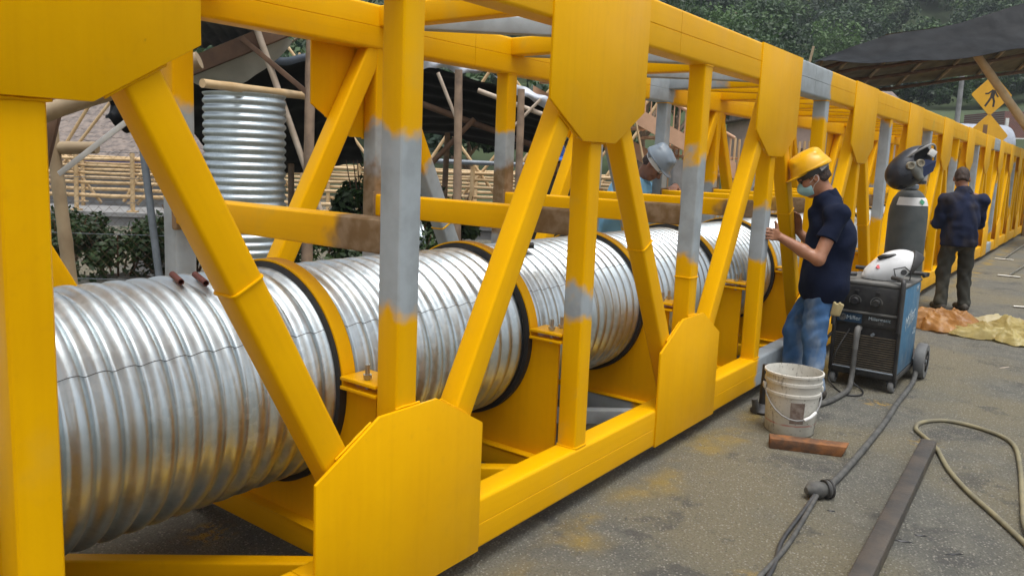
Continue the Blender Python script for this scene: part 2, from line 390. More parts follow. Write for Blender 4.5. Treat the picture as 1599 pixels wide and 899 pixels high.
def diag(k, y, **kw):                          # top node at even stations, bottom node at odd stations
    top, bot = (k, k+1) if k % 2 == 0 else (k+1, k); s = 1 if bot > top else -1
    pt = (sx(top)+s*.045, y+CWD/2, ZT-HT+.004); pb = (sx(bot)-s*.105, y+CWD/2, ZB+HB-.004)
    return beam('diagonal', pb, pt, .100, .089, (0, 1, 0), **kw)
prim_near = {1: (.72, 1.33), 2: (.60, .71), 3: (.73, 1.30), 4: (.66, 1.0), 5: (1.62, 2.2), 7: (.84, 1.72), 8: (.6, .95), 9: (1.2, 2.), 11: (.2, 1.5), 13: (.9, 2), 16: (.2, 1.2), 19: (.6, 1.6)}
prim_far = {0: (-1, 1.45), 1: (-1, 1.42), 2: (-1, 1.40), 3: (-1, 1.44), 4: (-1, 1.5), 5: (-1, 3), 6: (-1, 1.15), 7: (.3, 1.3), 8: (-1, .9), 10: (-1, 1.4), 12: (.3, 1.1)}
WELD = {}
def bead(parent, M, w, d):                     # raised weld ring round a square tube
    key = (w, d)
    if key not in WELD:
        pr = rrect(w+.004, d+.004, .014, 3); pr.append(pr[0]); WELD[key] = MB().tube([(x, y, 0) for x, y in pr], .0042, 6, cap=False).mesh('weld_bead', 60)
    return steel('weld_bead', WELD[key], M, parent)
for side, yy in ((0, 0.), (1, W)):
    for k in range(K0, K1+1):
        x = sx(k); up = k % 2 != 0
        pf = (prim_near if side == 0 else prim_far).get(k, (-9, -9)); kw = dict(primer_from=pf[0], primer_to=pf[1], thin=.5 if k > 4 else .15)
        if side == 1 and k in (2, 3): kw.update(rust_from=.75, rust_to=1.20)
        if side == 0 and k == 2: kw['thin'] = .6
        yc_ = yy+CWD/2
        post = beam('post', (x, yc_, ZB+HB-.003), (x, yc_, ZT-HT+.003), .096, .095, (0, 1, 0), **kw)
        if k <= 6:
            bead(post, T(x, yc_, ZB+HB+.002), .096, .095) if up is False else bead(post, T(x, yc_, ZT-HT-.002), .096, .095)
            if side == 0 and k == 3: bead(post, T(x, yc_, .93), .096, .095)
        y0 = yy-.007 if side == 0 else yy+CWD-.005
        gk = dict(thin=.45 if k > 6 else .06)
        if k in (12, 11): gk.update(thin=1.)
        gp = steel('gusset_plate', GU_ if up else GD_, T(x, y0, ZB-.001 if up else ZT+.001), **gk)
        if k <= 7:
            s_ = 1 if up else -1; z_ = ZB if up else ZT; hs_, he_ = (.497, .642) if up else (.511, .659)
            yb = yy+.0065 if side == 0 else yy+CWD-.0065
            for q0, q1 in (((-.30, hs_+.051), (-.16, he_-.014)), ((-.055, he_+.002), (.055, he_+.002)), ((.16, he_-.014), (.30, hs_+.051))):
                pts = [(x+q0[0]+(q1[0]-q0[0])*t/9, yb, z_+s_*(q0[1]+(q1[1]-q0[1])*t/9)) for t in range(10)]
                c0 = Vector(pts[0]); steel('weld_bead', MB().tube([Vector(q)-c0+Vector((0, 0, random.uniform(-.001, .001))) for q in pts], [random.uniform(.0034, .0052) for _ in pts], 6).mesh('weld_bead', 60), Matrix.Translation(c0), gp)
        if k < K1:
            dk = dict(thin=.3 if k > 4 else .05)
            if side == 1 and k == 2: dk.update(primer_from=-1, primer_to=1.35)
            if side == 1 and k == 4: dk.update(primer_from=.9, primer_to=1.6)
            d = diag(k, yy, **dk)
            if k in (0, 2, 4, 6) or (side == 1 and k == 1):
                Md = WM[d.name]; L = 1.87
                bead(d, Md @ T(0, 0, {0: 1.02, 2: .98, 4: 1.1, 6: .9, 1: .8}[k]), .100, .089)
# transverse members and lateral bracing
YI0, YI1 = CWD-.004, W+.004
for k in range(K0, K1+1):
    x = sx(k)
    t = beam('tie_beam', (x, YI0-.012, 1.265), (x, W+.012, 1.265), .096, .112, (0, 0, 1), rust_from=-1, rust_to=.23 if k < 7 else .12, thin=.3)
    if k <= 8:
        pm = MB().prism(rrect(.125, .15, .012), 0, .008).mesh('end_plate', 30)
        steel('end_plate', pm, Matrix(((1, 0, 0, x), (0, 0, -1, W+.0105), (0, 1, 0, 1.262), (0, 0, 0, 1))), t, rust_from=-8, rust_to=9)
    beam('roof_beam', (x, YI0, ZT-.055), (x, YI1, ZT-.055), .090, .105, (0, 0, 1), thin=.2, **({'primer_from': .7, 'primer_to': 1.3} if k == 5 else {}))
    beam('floor_beam', (x, YI0, ZB+.050), (x, YI1, ZB+.050), .100, .098, (0, 0, 1), thin=.1, **({'primer_from': .2, 'primer_to': .75} if k in (3,) else {}))
    if k < K1:
        g = k in (2, 3, 4)
        beam('roof_brace', (sx(k)+.07, W-.02, ZT-.06), (sx(k+1)-.07, CWD+.02, ZT-.06), .060, .090, (0, 0, 1), **(dict(primer_from=-1, primer_to=9) if g else dict(thin=.2)))
        beam('floor_brace', (sx(k)+.07, W-.02, ZB+.055), (sx(k+1)-.07, CWD+.02, ZB+.055), .060, .085, (0, 0, 1), **(dict(primer_from=-1, primer_to=9) if k in (2, 3) else dict(thin=.2)))
# saddles: web plate with a round cut, rubber liner, strap, bolted ears
PY, PZ, PR, SR = .6953, .709, .392, .412
def band_mesh(name, r0, r1, w, a0, a1, n=72):
    V = []; F = []
    for i in range(n+1):
        a = a0+(a1-a0)*i/n; c, s = math.cos(a), math.sin(a)
        for r, x in ((r0, -w/2), (r1, -w/2), (r1, w/2), (r0, w/2)): V.append((x, r*c, r*s))
    for i in range(n):
        for j in range(4): F.append((4*i+j, 4*i+(j+1) % 4, 4*i+4+(j+1) % 4, 4*i+4+j))
    F.append((3, 2, 1, 0)); F.append((4*n, 4*n+1, 4*n+2, 4*n+3))
    return mesh(name, V, F, 40)
def web2():                                   # outline: straight sides, flat foot, half-round cut
    n = 44; outer = []; arc = []
    for i in range(n+1):
        a = rad(180)+rad(180)*i/n; arc.append((SR*math.cos(a), min(SR*math.sin(a)+.022, .022)))
    zb = ZB+.101-PZ; hw = .556
    for i in range(n+1):                      # matching points on the outer outline
        a = rad(180)+rad(180)*i/n; c, s = math.cos(a), math.sin(a)
        tx = hw/max(abs(c), 1e-6); tz = zb/min(s, -1e-6) if s < -1e-6 else 1e9
        t = min(tx, tz); outer.append((c*t, min(s*t, .022) if i not in (0, n) else .022))
    outer[0] = (-hw, .022); outer[-1] = (hw, .022)
    V = [(x, y, z) for x in (-.006, .006) for y, z in arc+outer]; m = n+1; F = []
    for i in range(n):
        F.append((i, m+i, m+i+1, i+1)); F.append((2*m+i, 2*m+i+1, 3*m+i+1, 3*m+i))
        F.append((i, i+1, 2*m+i+1, 2*m+i)); F.append((m+i, 3*m+i, 3*m+i+1, m+i+1))
    F.append((0, 2*m, 3*m, m)); F.append((n, m+n, 3*m+n, 2*m+n))
    return mesh('saddle_web', V, F)
WEB = web2()
STRAP = band_mesh('strap', SR+.001, SR+.008, .058, rad(3), rad(177))
LINER = band_mesh('rubber_liner', PR-.006, SR, .074, 0, 2*math.pi)
EAR = MB().box(-.065, .065, -.085, .085, -.006, .006).mesh('ear_plate', bevel=.0015)
BOLT = MB().lathe([(0, -.055), (.008, -.055), (.008, .052), (0, .052)], 10).lathe([(.0155, .0065), (.0155, .019)], 6).lathe([(0, .019), (.0155, .019)], 6).mesh('bolt', 40)
FOOT = MB().box(-.05, .05, -.556, .556, 0, .008).mesh('foot_flange', bevel=.002)
for k in range(K0, K1+1):
    if k > 14: break
    x = sx(k)-.005; M = T(x, PY, PZ)
    s = steel('pipe_saddle', WEB, M, rust_from=-9)
    steel('foot_flange', FOOT, T(x, PY, ZB+.0985), s)
    link('rubber_liner', LINER, s, M, M_RUB); steel('strap', STRAP, M, s)
    for sd_ in (-1, 1):
        ye = PY+sd_*(SR+.093)
        steel('ear_plate', EAR, T(x+.02, ye, PZ+.030), s); steel('ear_plate', EAR, T(x+.02, ye, PZ+.062), s)
        if k <= 7 and sd_ == -1 or k <= 4:
            for bx, by in ((-.028, .0), (.052, .0)):
                link('bolt', BOLT, s, T(x+.02+bx, ye+by-.01, PZ+.068), M_ZINC)
# corrugated pipe in lengths, 68 x 13 mm corrugation, lapped seams
def pipe_mesh(x0, L, per, nseg, name='pipe_section', pitch=.0762, dep=.0108):
    n = int(round(L/pitch)); xs_ = np.linspace(0, n*pitch, n*per+1)
    w = np.cos(2*np.pi*xs_/pitch); r = PR-2*dep*((1-w)/2)**1.7
    a = np.linspace(0, 2*np.pi, nseg, endpoint=False)
    V = np.stack([np.repeat(xs_, nseg), (r[:, None]*np.cos(a)[None]).ravel(), (r[:, None]*np.sin(a)[None]).ravel()], -1)
    i = np.arange(len(xs_)-1)[:, None]*nseg; j = np.arange(nseg)[None]; jn = (j+1) % nseg
    F = np.stack([i+j, i+jn, i+nseg+jn, i+nseg+j], -1).reshape(-1, 4)
    me = bpy.data.meshes.new(name); me.vertices.add(len(V)); me.vertices.foreach_set('co', V.ravel())
    me.loops.add(F.size); me.loops.foreach_set('vertex_index', F.ravel().astype(np.int32)); me.polygons.add(len(F))
    me.polygons.foreach_set('loop_start', np.arange(0, F.size, 4)); me.update(calc_edges=True)
    me.polygons.foreach_set('use_smooth', [True]*len(F)); return me, n*pitch, xs_, r
pipe = thing('corrugated_pipe', 'long silvery corrugated steel pipe lying in saddles inside the yellow truss', 'pipe', T(sx(3), PY, PZ-PR))
xp = -.62; i = 0; M_SEAM = mat('seam_dark_grey', (.16, .16, .16), (.1, .1, .1), .6, .6)  # dark grey for the thin lap seam lines
while xp < 18:
    hi = xp < 4.6
    me, L, xs_, r = pipe_mesh(xp, 3.9 if hi else 6.0, 10 if hi else 6, 144 if hi else 72)
    s = link('pipe_section', me, pipe, T(xp, PY, PZ), M_GALV)
    if hi:
        mb = MB(); a = rad(180-(33 if i % 2 == 0 else 41))
        mb.tube([(x_, (r_+.0006)*math.cos(a+.004*math.sin(x_*9)), (r_+.0006)*math.sin(a+.004*math.sin(x_*9))) for x_, r_ in zip(xs_[::1], r[::1])], .0011, 5)
        link('lap_seam', mb.mesh('lap_seam', 60), s, m=M_SEAM, local=True)
    xp += L+.002; i += 1
# ------------------------------------------------------------------ the yard behind the truss (yard frame: u right, v away)
def UT(u, v, z=0., rz=0.): return T(*uv(u, v, z)) @ RZ(-YAW+rz)
def L(u0, v0, z, root): return Vector((u0-root[0], v0-root[1], z))
def pole_mesh(p0, p1, r0, r1=None, name='pole', n=10, nodes=0):
    p0, p1 = Vector(p0), Vector(p1); r1 = r1 or r0; mb = MB(); k = max(2, nodes*4+1); pts = []; rs = []
    for i in range(k):
        t = i/(k-1); pts.append(p0.lerp(p1, t)); r = r0+(r1-r0)*t
        if nodes and i % 4 == 2: r *= 1.09
        rs.append(r)
    return mb.tube(pts, rs, n).mesh(name, 50)
def leaning(name, label, cat, a, b, r0, r1, m, group=None, nodes=0):
    a, b = uv(*a), uv(*b); o = tag(link(name, pole_mesh((0, 0, 0), b-a, r0, r1, name, 12, nodes), None, Matrix.Translation(a), m), label, cat, group); return o

# --- roofed bamboo footbridge
fb = thing('bamboo_footbridge', 'pale bamboo footbridge with stacked horizontal rails on a grey concrete deck', 'footbridge', UT(-6, 15, -1.6))
z0 = 1.6
def fbx(name, mb, m, smooth=None, bevel=0, parent=None): return link(name, mb.mesh(name, smooth, bevel), parent or fb, m=m, local=True)
fbx('deck', MB().box(-9, 9.5, -.1, 2.6, z0+.0, z0+.18), M_CONC)
fbx('kerb', MB().box(-9, 9.5, -.16, .06, z0+.182, z0+.26), M_CONC)
for x in (-6, -1, 4, 8.5): fbx('pier', MB().box(x-.2, x+.2, .3, 2.2, -.2, z0-.003), M_CONC)
for side, yv in ((0, .12), (1, 2.4)):
    for zr, r in ((.55, .040), (.80, .034), (.98, .030), (1.12, .028), (1.25, .034)):
        pts = [(-9+i*.5, yv+.008*math.sin(i*2.1+zr*9), z0+zr+.006*math.sin(i*1.7+zr*30)) for i in range(38)]
        fbx('rail', MB().tube(pts, [r*(1+.02*(i % 2)) for i in range(38)], 8), M_BAMB, 60)
    for i in range(17):
        x = -8.6+i*1.08
        fbx('post', MB().tube([(x, yv-.09, z0+.18), (x+.02, yv-.09, z0+1.38)], .042, 8).box(x-.09, x+.09, yv-.15, yv-.03, z0+.255, z0+.29), M_BAMB, 50)
for i in range(9):
    x = -8.4+i*2.0
    for s in (-1, 1):
        fbx('brace', MB().tube([(x-.65*s, .25, z0+.4), (x+1.75*s, .35, z0+3.5)], .030, 7), M_BAMB, 60)
    fbx('brace', MB().tube([(x+.1, 2.3, z0+.3), (x+2.2, 2.3, z0+3.6)], .036, 7), M_BAMB, 60)
fbx('handrail_pipe', MB().tube([(4.2, -.2, z0+1.46), (7.5, -.2, z0+1.44)], .045, 8), M_GREYPIPE, 60)
fbx('handrail_pipe', MB().tube([(4.2, -.2, z0+.50), (7.5, -.2, z0+.48)], .04, 8), M_GREYPIPE, 60)

# --- tiled roof beyond the bridge
M_TILE = mat('clay_tile', (.24, .195, .165), (.13, .11, .10), .85, 0, 5, .4, 20)
th = thing('tiled_house', 'low house with a long weathered grey-brown tile roof behind the bamboo footbridge', 'house', UT(-14, 22, -1.6))
mb = MB(); nc = 26
for i in range(nc):
    y0_, y1_ = i*.22, (i+1)*.22+.05; za, zb_ = 2.75+i*.115, 2.75+(i+1)*.115+.02
    V = []; F = []; cols = 110
    for j in range(cols+1):
        x = -6+j*.115; w = .028*math.sin(j*math.pi)+.03*(j % 2)+random.uniform(-.012, .012)
        V += [(x, y0_, za+w), (x, y1_, zb_+w), (x, y0_, za+w-.05)]
    for j in range(cols): a = 3*j; F += [(a, a+3, a+4, a+1), (a+2, a+5, a+3, a)]
    mb.add(V, F)
link('roof', mb.mesh('roof'), th, m=M_TILE, local=True)
link('wall', MB().box(-5.8, 6.4, .5, 5.4, 0, 2.78).mesh('wall'), th, m=M_CONC, local=True)
link('fascia', MB().box(-6, 6.65, -.06, -.01, 2.62, 2.74).mesh('fascia'), th, m=mat('blue_fascia', (.06, .07, .22), (.04, .05, .15), .5), local=True)

# --- chain-link fence with its leaning steel post
cf = thing('chain_link_fence', 'rusty chain-link fence with a leaning grey steel post in front of the footbridge', 'fence', UT(-3.6, 8.05, 0))
mb = MB()
for i in range(74):
    x0_ = -2.6+i*.054; s = 1
    for j in range(24):
        z = .16+j*.054
        mb.tube([(x0_, .002*s, z), (x0_+.027*(1 if (i+j) % 2 else -1), 0, z+.027), (x0_, -.002*s, z+.054)], .0017, 3, cap=False)
kind(link('wire_mesh', mb.mesh('wire_mesh'), cf, m=M_WOOD, local=True), 'stuff')
for z in (.15, .62, .95, 1.2, 1.46): link('wire', MB().tube([(-2.6, 0, z), (-.8, .01, z-.015), (.9, 0, z)], .003, 4).mesh('wire'), cf, m=M_GREYPIPE, local=True)
link('post', pole_mesh((.12, -.03, 0), (-.05, -.03, 1.62), .037), cf, m=M_GREYPIPE, local=True)
link('post', pole_mesh((-2.6, -.03, 0), (-2.62, -.03, 1.6), .037), cf, m=M_GREYPIPE, local=True)

# --- corrugated drum standing upright and an offcut lying beyond
me, Lp, _, _ = pipe_mesh(0, 2.04, 10, 96, dep=.010)
tag(link('upright_pipe', me, None, T(*uv(-2.53, 7.8, 0)) @ RY(-math.pi/2), M_GALV), 'corrugated metal pipe standing upright on its end behind the truss', 'pipe')
me2, _, _, _ = pipe_mesh(0, .62, 8, 72)
tag(link('pipe_offcut', me2, None, T(*uv(-1.55, 9.3, .385)) @ RZ(-YAW+rad(20)), M_GALV), 'short offcut of corrugated pipe lying on the ground behind the truss', 'pipe')

# --- bamboo lean-to at the left
leaning('bamboo_pole', 'weathered bamboo pole leaning beside the chain-link fence', 'pole', (-2.70, 5.0, 0), (-2.86, 5.0, 1.80), .043, .037, M_BAMB2, nodes=5)
leaning('roof_log', 'thick bamboo log lying across the lean-to above the chain-link fence', 'log', (-3.15, 4.5, 1.48), (-1.75, 4.6, 2.02), .052, .05, M_BAMB2, nodes=4)
leaning('bamboo_crosspiece', 'cut bamboo crosspiece lashed to the leaning bamboo pole', 'pole', (-3.3, 5.05, 1.47), (-2.56, 5.0, 1.50), .04, .038, M_BAMB2, nodes=2)
a, b = uv(-2.84, 4.75, 1.10), uv(-2.63, 4.72, 1.78)
tag(link('timber_board', MB().box(-.03, .03, -.018, .018, 0, (b-a).length).mesh('board', bevel=.003), None, frame(a, b, (SY, CY, 0)), M_WOOD), 'dark narrow board slanting in front of the bamboo log', 'board')
a, b = uv(-2.75, 4.9, 1.33), uv(-2.2, 4.75, 1.70)
tag(link('white_strip', MB().box(-.017, .017, -.004, .004, 0, (b-a).length).mesh('strip', bevel=.001), None, frame(a, b, (SY, CY, 0)), M_WHITE), 'thin white strip stretched diagonally below the bamboo log', 'strip')

# --- tarpaulin sheds
def sheet(nu, nv, f, th=.006):
    V = []; F = []
    for j in range(nv+1):
        for i in range(nu+1): V.append(f(i/nu, j/nv))
    n = len(V)
    V2 = V+[(x, y, z-th) for x, y, z in V]; w = nu+1
    for j in range(nv):
        for i in range(nu):
            a = j*w+i; F.append((a, a+1, a+w+1, a+w)); F.append((n+a, n+a+w, n+a+w+1, n+a+1))
    return mesh('sheet', V2, F, 80)
def wob(a, b, s): return .5*math.sin(a*7.3+s)+.3*math.sin(a*17.1+b*5+s*2)+.25*math.sin(b*13+a*9+s*3)+.2*math.sin(a*41+b*3+s)
sh = thing('tarpaulin_shed', 'open shed of round poles under sagging black tarpaulin behind the truss', 'shed', UT(-1.5, 9.5, 0))
def shl(name, me, m): return link(name, me, sh, m=m, local=True)
shl('tarpaulin', sheet(60, 30, lambda a, b: (-2.5+a*1.95, -.9+b*3.4, 2.26+a*.28-b*1.15+.035*wob(a, b, 1)+.02*math.sin(b*40+a*6))), M_BTARP)
shl('tarpaulin', sheet(70, 40, lambda a, b: (-.52+a*2.7, -.1+b*3.2, 2.70-.52*a**1.6-b*(.82-.25*a)+.03*wob(a, b, 4)+.022*math.sin(b*44+a*7))), M_BTARP)
def hem2(a, b): return (-2.5+a*1.95, -.93-.02*math.sin(b*3), 2.285+a*.28+.035*wob(a, 0, 1)-b*(.05+.03*math.sin(a*9)))
shl('tarpaulin_hem', sheet(60, 6, hem2), M_STARP if False else mat('blue_grey_hem_highlight', (.12, .15, .19), (.06, .075, .1), .4, 0, 4))  # hem strip in blue-grey, a highlight painted along the left tarpaulin edge
def hem(a, b):
    x = .3+a*1.75; zt = 2.72-.50*a**1.5
    return (x, -.16-.05*math.sin(b*3)+.03*math.sin(a*31+b*4), zt+.02-b*(.10+.07*math.sin(a*7+.6)+.035*math.sin(a*19))+.012*math.sin(a*47))
shl('tarpaulin_hem', sheet(70, 8, hem), M_STARP)
for x, y, z, r in ((1.03, -.5, 2.5, .052), (1.72, -.45, 2.32, .048), (-.47, -1.5, 2.75, .056), (.62, 2.6, 1.9, .05), (-1.6, 2.2, 1.6, .05), (2.15, 2.4, 1.7, .05)):
    shl('pole', pole_mesh((x, y, -.02), (x+random.uniform(-.05, .05), y, z), r, r*.85, nodes=3), M_BARK)
for p0, p1, r in (((-.98, -1.5, 2.74), (-.26, -1.5, .75), .033), ((.75, -.5, 2.46), (1.0, -.5, 1.9), .022), ((.35, 0, 2.2), (1.9, .6, 1.72), .04), ((1.62, -.45, 1.9), (1.92, -.45, 2.22), .02), ((1.2, -.3, 2.3), (2.1, -.45, 2.0), .03), ((.4, .4, 1.2), (1.15, .2, 2.0), .035)):
    shl('strut', pole_mesh(p0, p1, r, r*.9), M_PALEW if r < .034 else M_WOOD)
for p0, p1, w, h in (((-1.85, -1.45, 2.24), (-.55, -1.45, 2.80), .06, .17), ((-1.12, -1.52, 2.62), (-.40, -1.52, 2.06), .03, .05)):
    link('beam', MB().box(-h/2, h/2, -w/2, w/2, 0, (Vector(p1)-Vector(p0)).length).mesh('beam', bevel=.004), sh, frame(p0, p1, (0, 1, 0)), M_WOOD, local=True)
shl('purlin_log', pole_mesh((-1.14, -2.5, 2.085), (-.55, -1.2, 2.10), .040, .04, nodes=2), M_BAMB)
def wt(a, b): return (-1.90+a*1.15, -1.38+b*.35+.03*math.sin(a*8), 2.30+.40*a-b*(.03+.27*math.sin(a*3.14)**.8)+.015*wob(a, b, 2))
shl('canvas_sheet', sheet(40, 16, wt), M_WTARP)
shl('roof_sheet', sheet(60, 6, lambda a, b: (-2.6+a*1.75, -2.3+b*1.7, 3.05-.55*b+.30*a+.018*math.sin(a*95))), mat('grey_roof_sheet', (.12, .13, .13), (.2, .2, .19), .55, .5))
for i, (x, a) in enumerate(((-.95, .3), (-.6, -.35), (-1.35, .4), (-.2, -.3), (-1.7, -.35))):
    shl('bamboo_stake', pole_mesh((x, 1.6, 1.9), (x-a*.9, 1.8, 2.9), .02, .016), M_BAMB)
bt = sheet(26, 16, lambda a, b: (a*.30, .04*math.sin(a*9+b*4), .0-b*(.12+.16*a)-.03*a+.03*wob(a, b, 7)), .006)
tag(link('black_plastic_sheet', bt, None, UT(-2.46, 4.95, 1.80), M_BTARP), 'crumpled black plastic sheet hanging from the bamboo log', 'plastic sheet')

# --- salmon staircase, picket fence and house beyond
st = thing('salmon_staircase', 'salmon painted outdoor staircase with sloping stringers and thin balusters', 'staircase', UT(2.1, 13, 0))
def stl(name, mb, m, parent=None, **k): return link(name, mb.mesh(name, **k), parent or st, m=m, local=True)
for v_, zt in ((.0, 2.48), (.9, 2.02)):
    s0, s1 = (-1.6, zt+.8), (1.75, zt-.86)
    stl('stringer', MB().add([(s0[0], v_, s0[1]), (s1[0], v_, s1[1]), (s1[0], v_, s1[1]-.27), (s0[0], v_, s0[1]-.27), (s0[0], v_+.06, s0[1]), (s1[0], v_+.06, s1[1]), (s1[0], v_+.06, s1[1]-.27), (s0[0], v_+.06, s0[1]-.27)], [(0, 3, 2, 1), (4, 5, 6, 7), (0, 1, 5, 4), (3, 7, 6, 2), (1, 2, 6, 5), (0, 4, 7, 3)]), M_SALMON)
for i in range(11): stl('step', MB().box(-1.5+i*.3, -1.16+i*.3, .08, .88, 2.85-i*.147, 2.89-i*.147), M_SALMON, bevel=.004)
stl('handrail', MB().tube([(-1.6, .03, 3.7), (1.7, .03, 2.02)], .03, 8), M_SALMON, smooth=50)
for i in range(34):
    x = -1.5+i*.095; stl('baluster', MB().tube([(x, .03, 2.48-.505*x+.0), (x, .03, 2.9-.51*x)], .011, 6), M_SALMON, smooth=60)
pf = thing('picket_fence', 'pale bamboo picket fence at the foot of the salmon staircase', 'fence', UT(2.75, 13.4, 0))
for i in range(38):
    x = i*.078; wv_ = random.uniform(-.02, .02)
    link('picket', MB().tube([(x, 0, .05), (x+wv_*.3, 0, 2.02+wv_)], .021 if i > 9 else .013, 6).mesh('picket', 60), pf, m=M_BAMB if i > 9 else M_SALMON, local=True)
for z in (.5, 1.15, 1.7): link('rail', MB().tube([(-.1, .04, z), (3.0, .04, z)], .025, 6).mesh('rail', 60), pf, m=M_SALMON, local=True)
link('mint_panel', MB().box(-.2, .75, .2, .23, .3, 1.55).mesh('mint_panel'), pf, m=mat('mint_paint', (.32, .5, .38), (.25, .4, .3), .7), local=True)
tag(link('concrete_stub', MB().prism(rrect(.26, .22, .02), 0, 1.62).mesh('stub', 30), None, UT(2.62, 11.6, 0), M_CONC), 'short dark concrete post in front of the salmon staircase', 'post')
leaning('thin_bamboo', 'thin bamboo stick slanting in front of the salmon staircase', 'stick', (2.35, 12.4, 1.1), (2.02, 12.4, 2.35), .02, .016, M_BAMB)
ph = thing('pink_house', 'small pale pink house with a brown roof seen through the truss', 'house', UT(11, 27, 0))
M_PINK = mat('pale_pink_plaster', (.62, .47, .40), (.5, .38, .32), .85, 0, 2)
link('wall', MB().box(-2.3, 2.6, 0, 4, 0, 3.4).mesh('wall'), ph, m=M_PINK, local=True)
link('roof', MB().add([(-2.7, -.5, 3.25), (3, -.5, 3.25), (3, 2, 4.5), (-2.7, 2, 4.5), (3, 4.4, 3.25), (-2.7, 4.4, 3.25)], [(0, 1, 2, 3), (3, 2, 4, 5), (0, 3, 5), (1, 4, 2), (0, 5, 4, 1)]).mesh('roof'), ph, m=M_TILE, local=True)
for x in (-1.2, 1.1):
    wdw = link('window', MB().box(x-.5, x+.5, -.05, -.003, 1.2, 2.3).mesh('window', bevel=.01), ph, m=M_WOOD, local=True)
    link('pane', MB().box(x-.42, x+.42, -.06, -.052, 1.28, 2.22).mesh('pane'), wdw, m=mat('dark_glass', (.02, .025, .03), (.03, .035, .04), .1), local=True)
# --- right-hand canopy
cn = thing('tarpaulin_canopy', 'large black tarpaulin canopy stretched over bamboo rafters above the far truss', 'canopy', UT(10, 18, 0))
def ridge(a): 
    pts = [(-3.15, 3.95), (-1.56, 4.62), (.05, 4.90), (1.45, 5.38), (4.5, 6.2)]
    x = -3.15+a*7.65
    for (xa, za), (xb, zb_) in zip(pts, pts[1:]):
        if x <= xb+1e-6: return x, za+(zb_-za)*(x-xa)/(xb-xa)
    return pts[-1]
def cf_(a, b):
    x, z = ridge(a); zl = 3.87+.13*max(-.1, x+1.67)+.03*math.sin(x*3); q = b
    return (x, -1.1*q, z+(zl-z)*q-.10*math.sin(q*3.14)*math.sin(a*9)**2+.03*wob(a, b, 3))
link('front_flap', sheet(90, 14, cf_), cn, m=M_BTARP, local=True)
def cb_(a, b):
    x, z = ridge(a); zl = 4.00+.165*max(-1.5, x-.4); return (x+.5*b, 3.6*b, z-.02+(zl-z)*b+.03*wob(a, b, 5)+.015*math.sin(b*38))
M_CTARP = mat('translucent_brown_tarpaulin', (.16, .14, .08), (.09, .08, .05), .6, 0, 3, .2, 6)
link('rear_sheet', sheet(90, 24, cb_), cn, m=M_CTARP, local=True)
for i in range(8):
    a0_ = i/7*.96; q = [cb_(a0_, t/6) for t in range(7)]
    link('rafter', MB().tube([(x, y, z-.07) for x, y, z in q], .04, 7).mesh('rafter', 60), cn, m=M_BAMB2, local=True)
for b_ in (.2, .45, .7, .95):
    q = [cb_(t/10, b_) for t in range(11)]
    link('purlin', MB().tube([(x, y, z-.13) for x, y, z in q], .045, 7).mesh('purlin', 60), cn, m=M_WOOD, local=True)
link('front_pole', pole_mesh((.45, -.02, 4.25), (4.1, -.02, .0), .085, .095, 'front_pole', 10, 5), cn, m=M_BAMB, local=True)
link('front_pole', pole_mesh((2.2, -1.0, 4.3), (3.2, -1.2, 3.0), .05, .05, 'front_pole', 10, 2), cn, m=M_BAMB2, local=True)
link('rear_pole', pole_mesh((-2.2, 3.5, 3.3), (-2.3, 3.5, .0), .07, .08, 'rear_pole', 10, 5), cn, m=M_BAMB2, local=True)
link('rear_pole', pole_mesh((4.3, 3.5, 3.7), (4.4, 3.5, .0), .07, .08, 'rear_pole', 10, 5), cn, m=M_BAMB2, local=True)
for dx in (0, .16): link('stake', pole_mesh((-3.3+dx, .1, 3.2), (-3.12+dx*1.4, .1, 4.3-.3*(dx > 0)), .035, .03, 'stake', 8), cn, m=M_BAMB2, local=True)

# --- warning signs, lamp post, tank, brick wall
M_SIGN = mat('sign_yellow', (.74, .38, .006), (.66, .33, .006), .5, 0, 2)
M_INK = mat('sign_black', (.02, .016, .012), (.05, .03, .02), .5)
sg = thing('warning_sign', 'two yellow diamond warning signs on one post, the upper with a walking figure', 'road sign', UT(20.03, 33, 0))
link('post', MB().box(-.05, .05, .03, .11, 0, 5.4).mesh('post'), sg, m=M_GREYPIPE, local=True)
def diamond(w, z, th=.02):
    pr = rrect(w, w, .07, 3); c = math.cos(math.pi/4)
    return MB().prism([((x-y)*c, (x+y)*c) for x, y in pr], 0, th, Matrix(((1, 0, 0, 0), (0, 0, 1, 0), (0, 1, 0, z), (0, 0, 0, 1)))).mesh('sign_panel', 30)
def slab(prof, z, y=-.012, th=.010, M=None):
    return MB().prism(prof, 0, th, Matrix(((1, 0, 0, 0), (0, 0, -1, y+th), (0, 1, 0, z), (0, 0, 0, 1)))).mesh('symbol', None)
up_ = link('sign_panel', diamond(1.20, 4.92), sg, m=M_SIGN, local=True)
dn_ = link('sign_panel', diamond(1.25, 3.30), sg, m=M_SIGN, local=True)
def limb(pts, w):
    V = []; n = len(pts); mb = MB()
    for (x0_, z0_), (x1_, z1_) in zip(pts, pts[1:]):
        d = Vector((x1_-x0_, z1_-z0_)).normalized(); q = Vector((-d.y, d.x))*w/2; e = d*w*.3
        mb.add([(x0_-e.x+q.x, 0, z0_-e.y+q.y), (x0_-e.x-q.x, 0, z0_-e.y-q.y), (x1_+e.x-q.x, 0, z1_+e.y-q.y), (x1_+e.x+q.x, 0, z1_+e.y+q.y)], [(0, 1, 2, 3)])
    return mb
fig = MB()
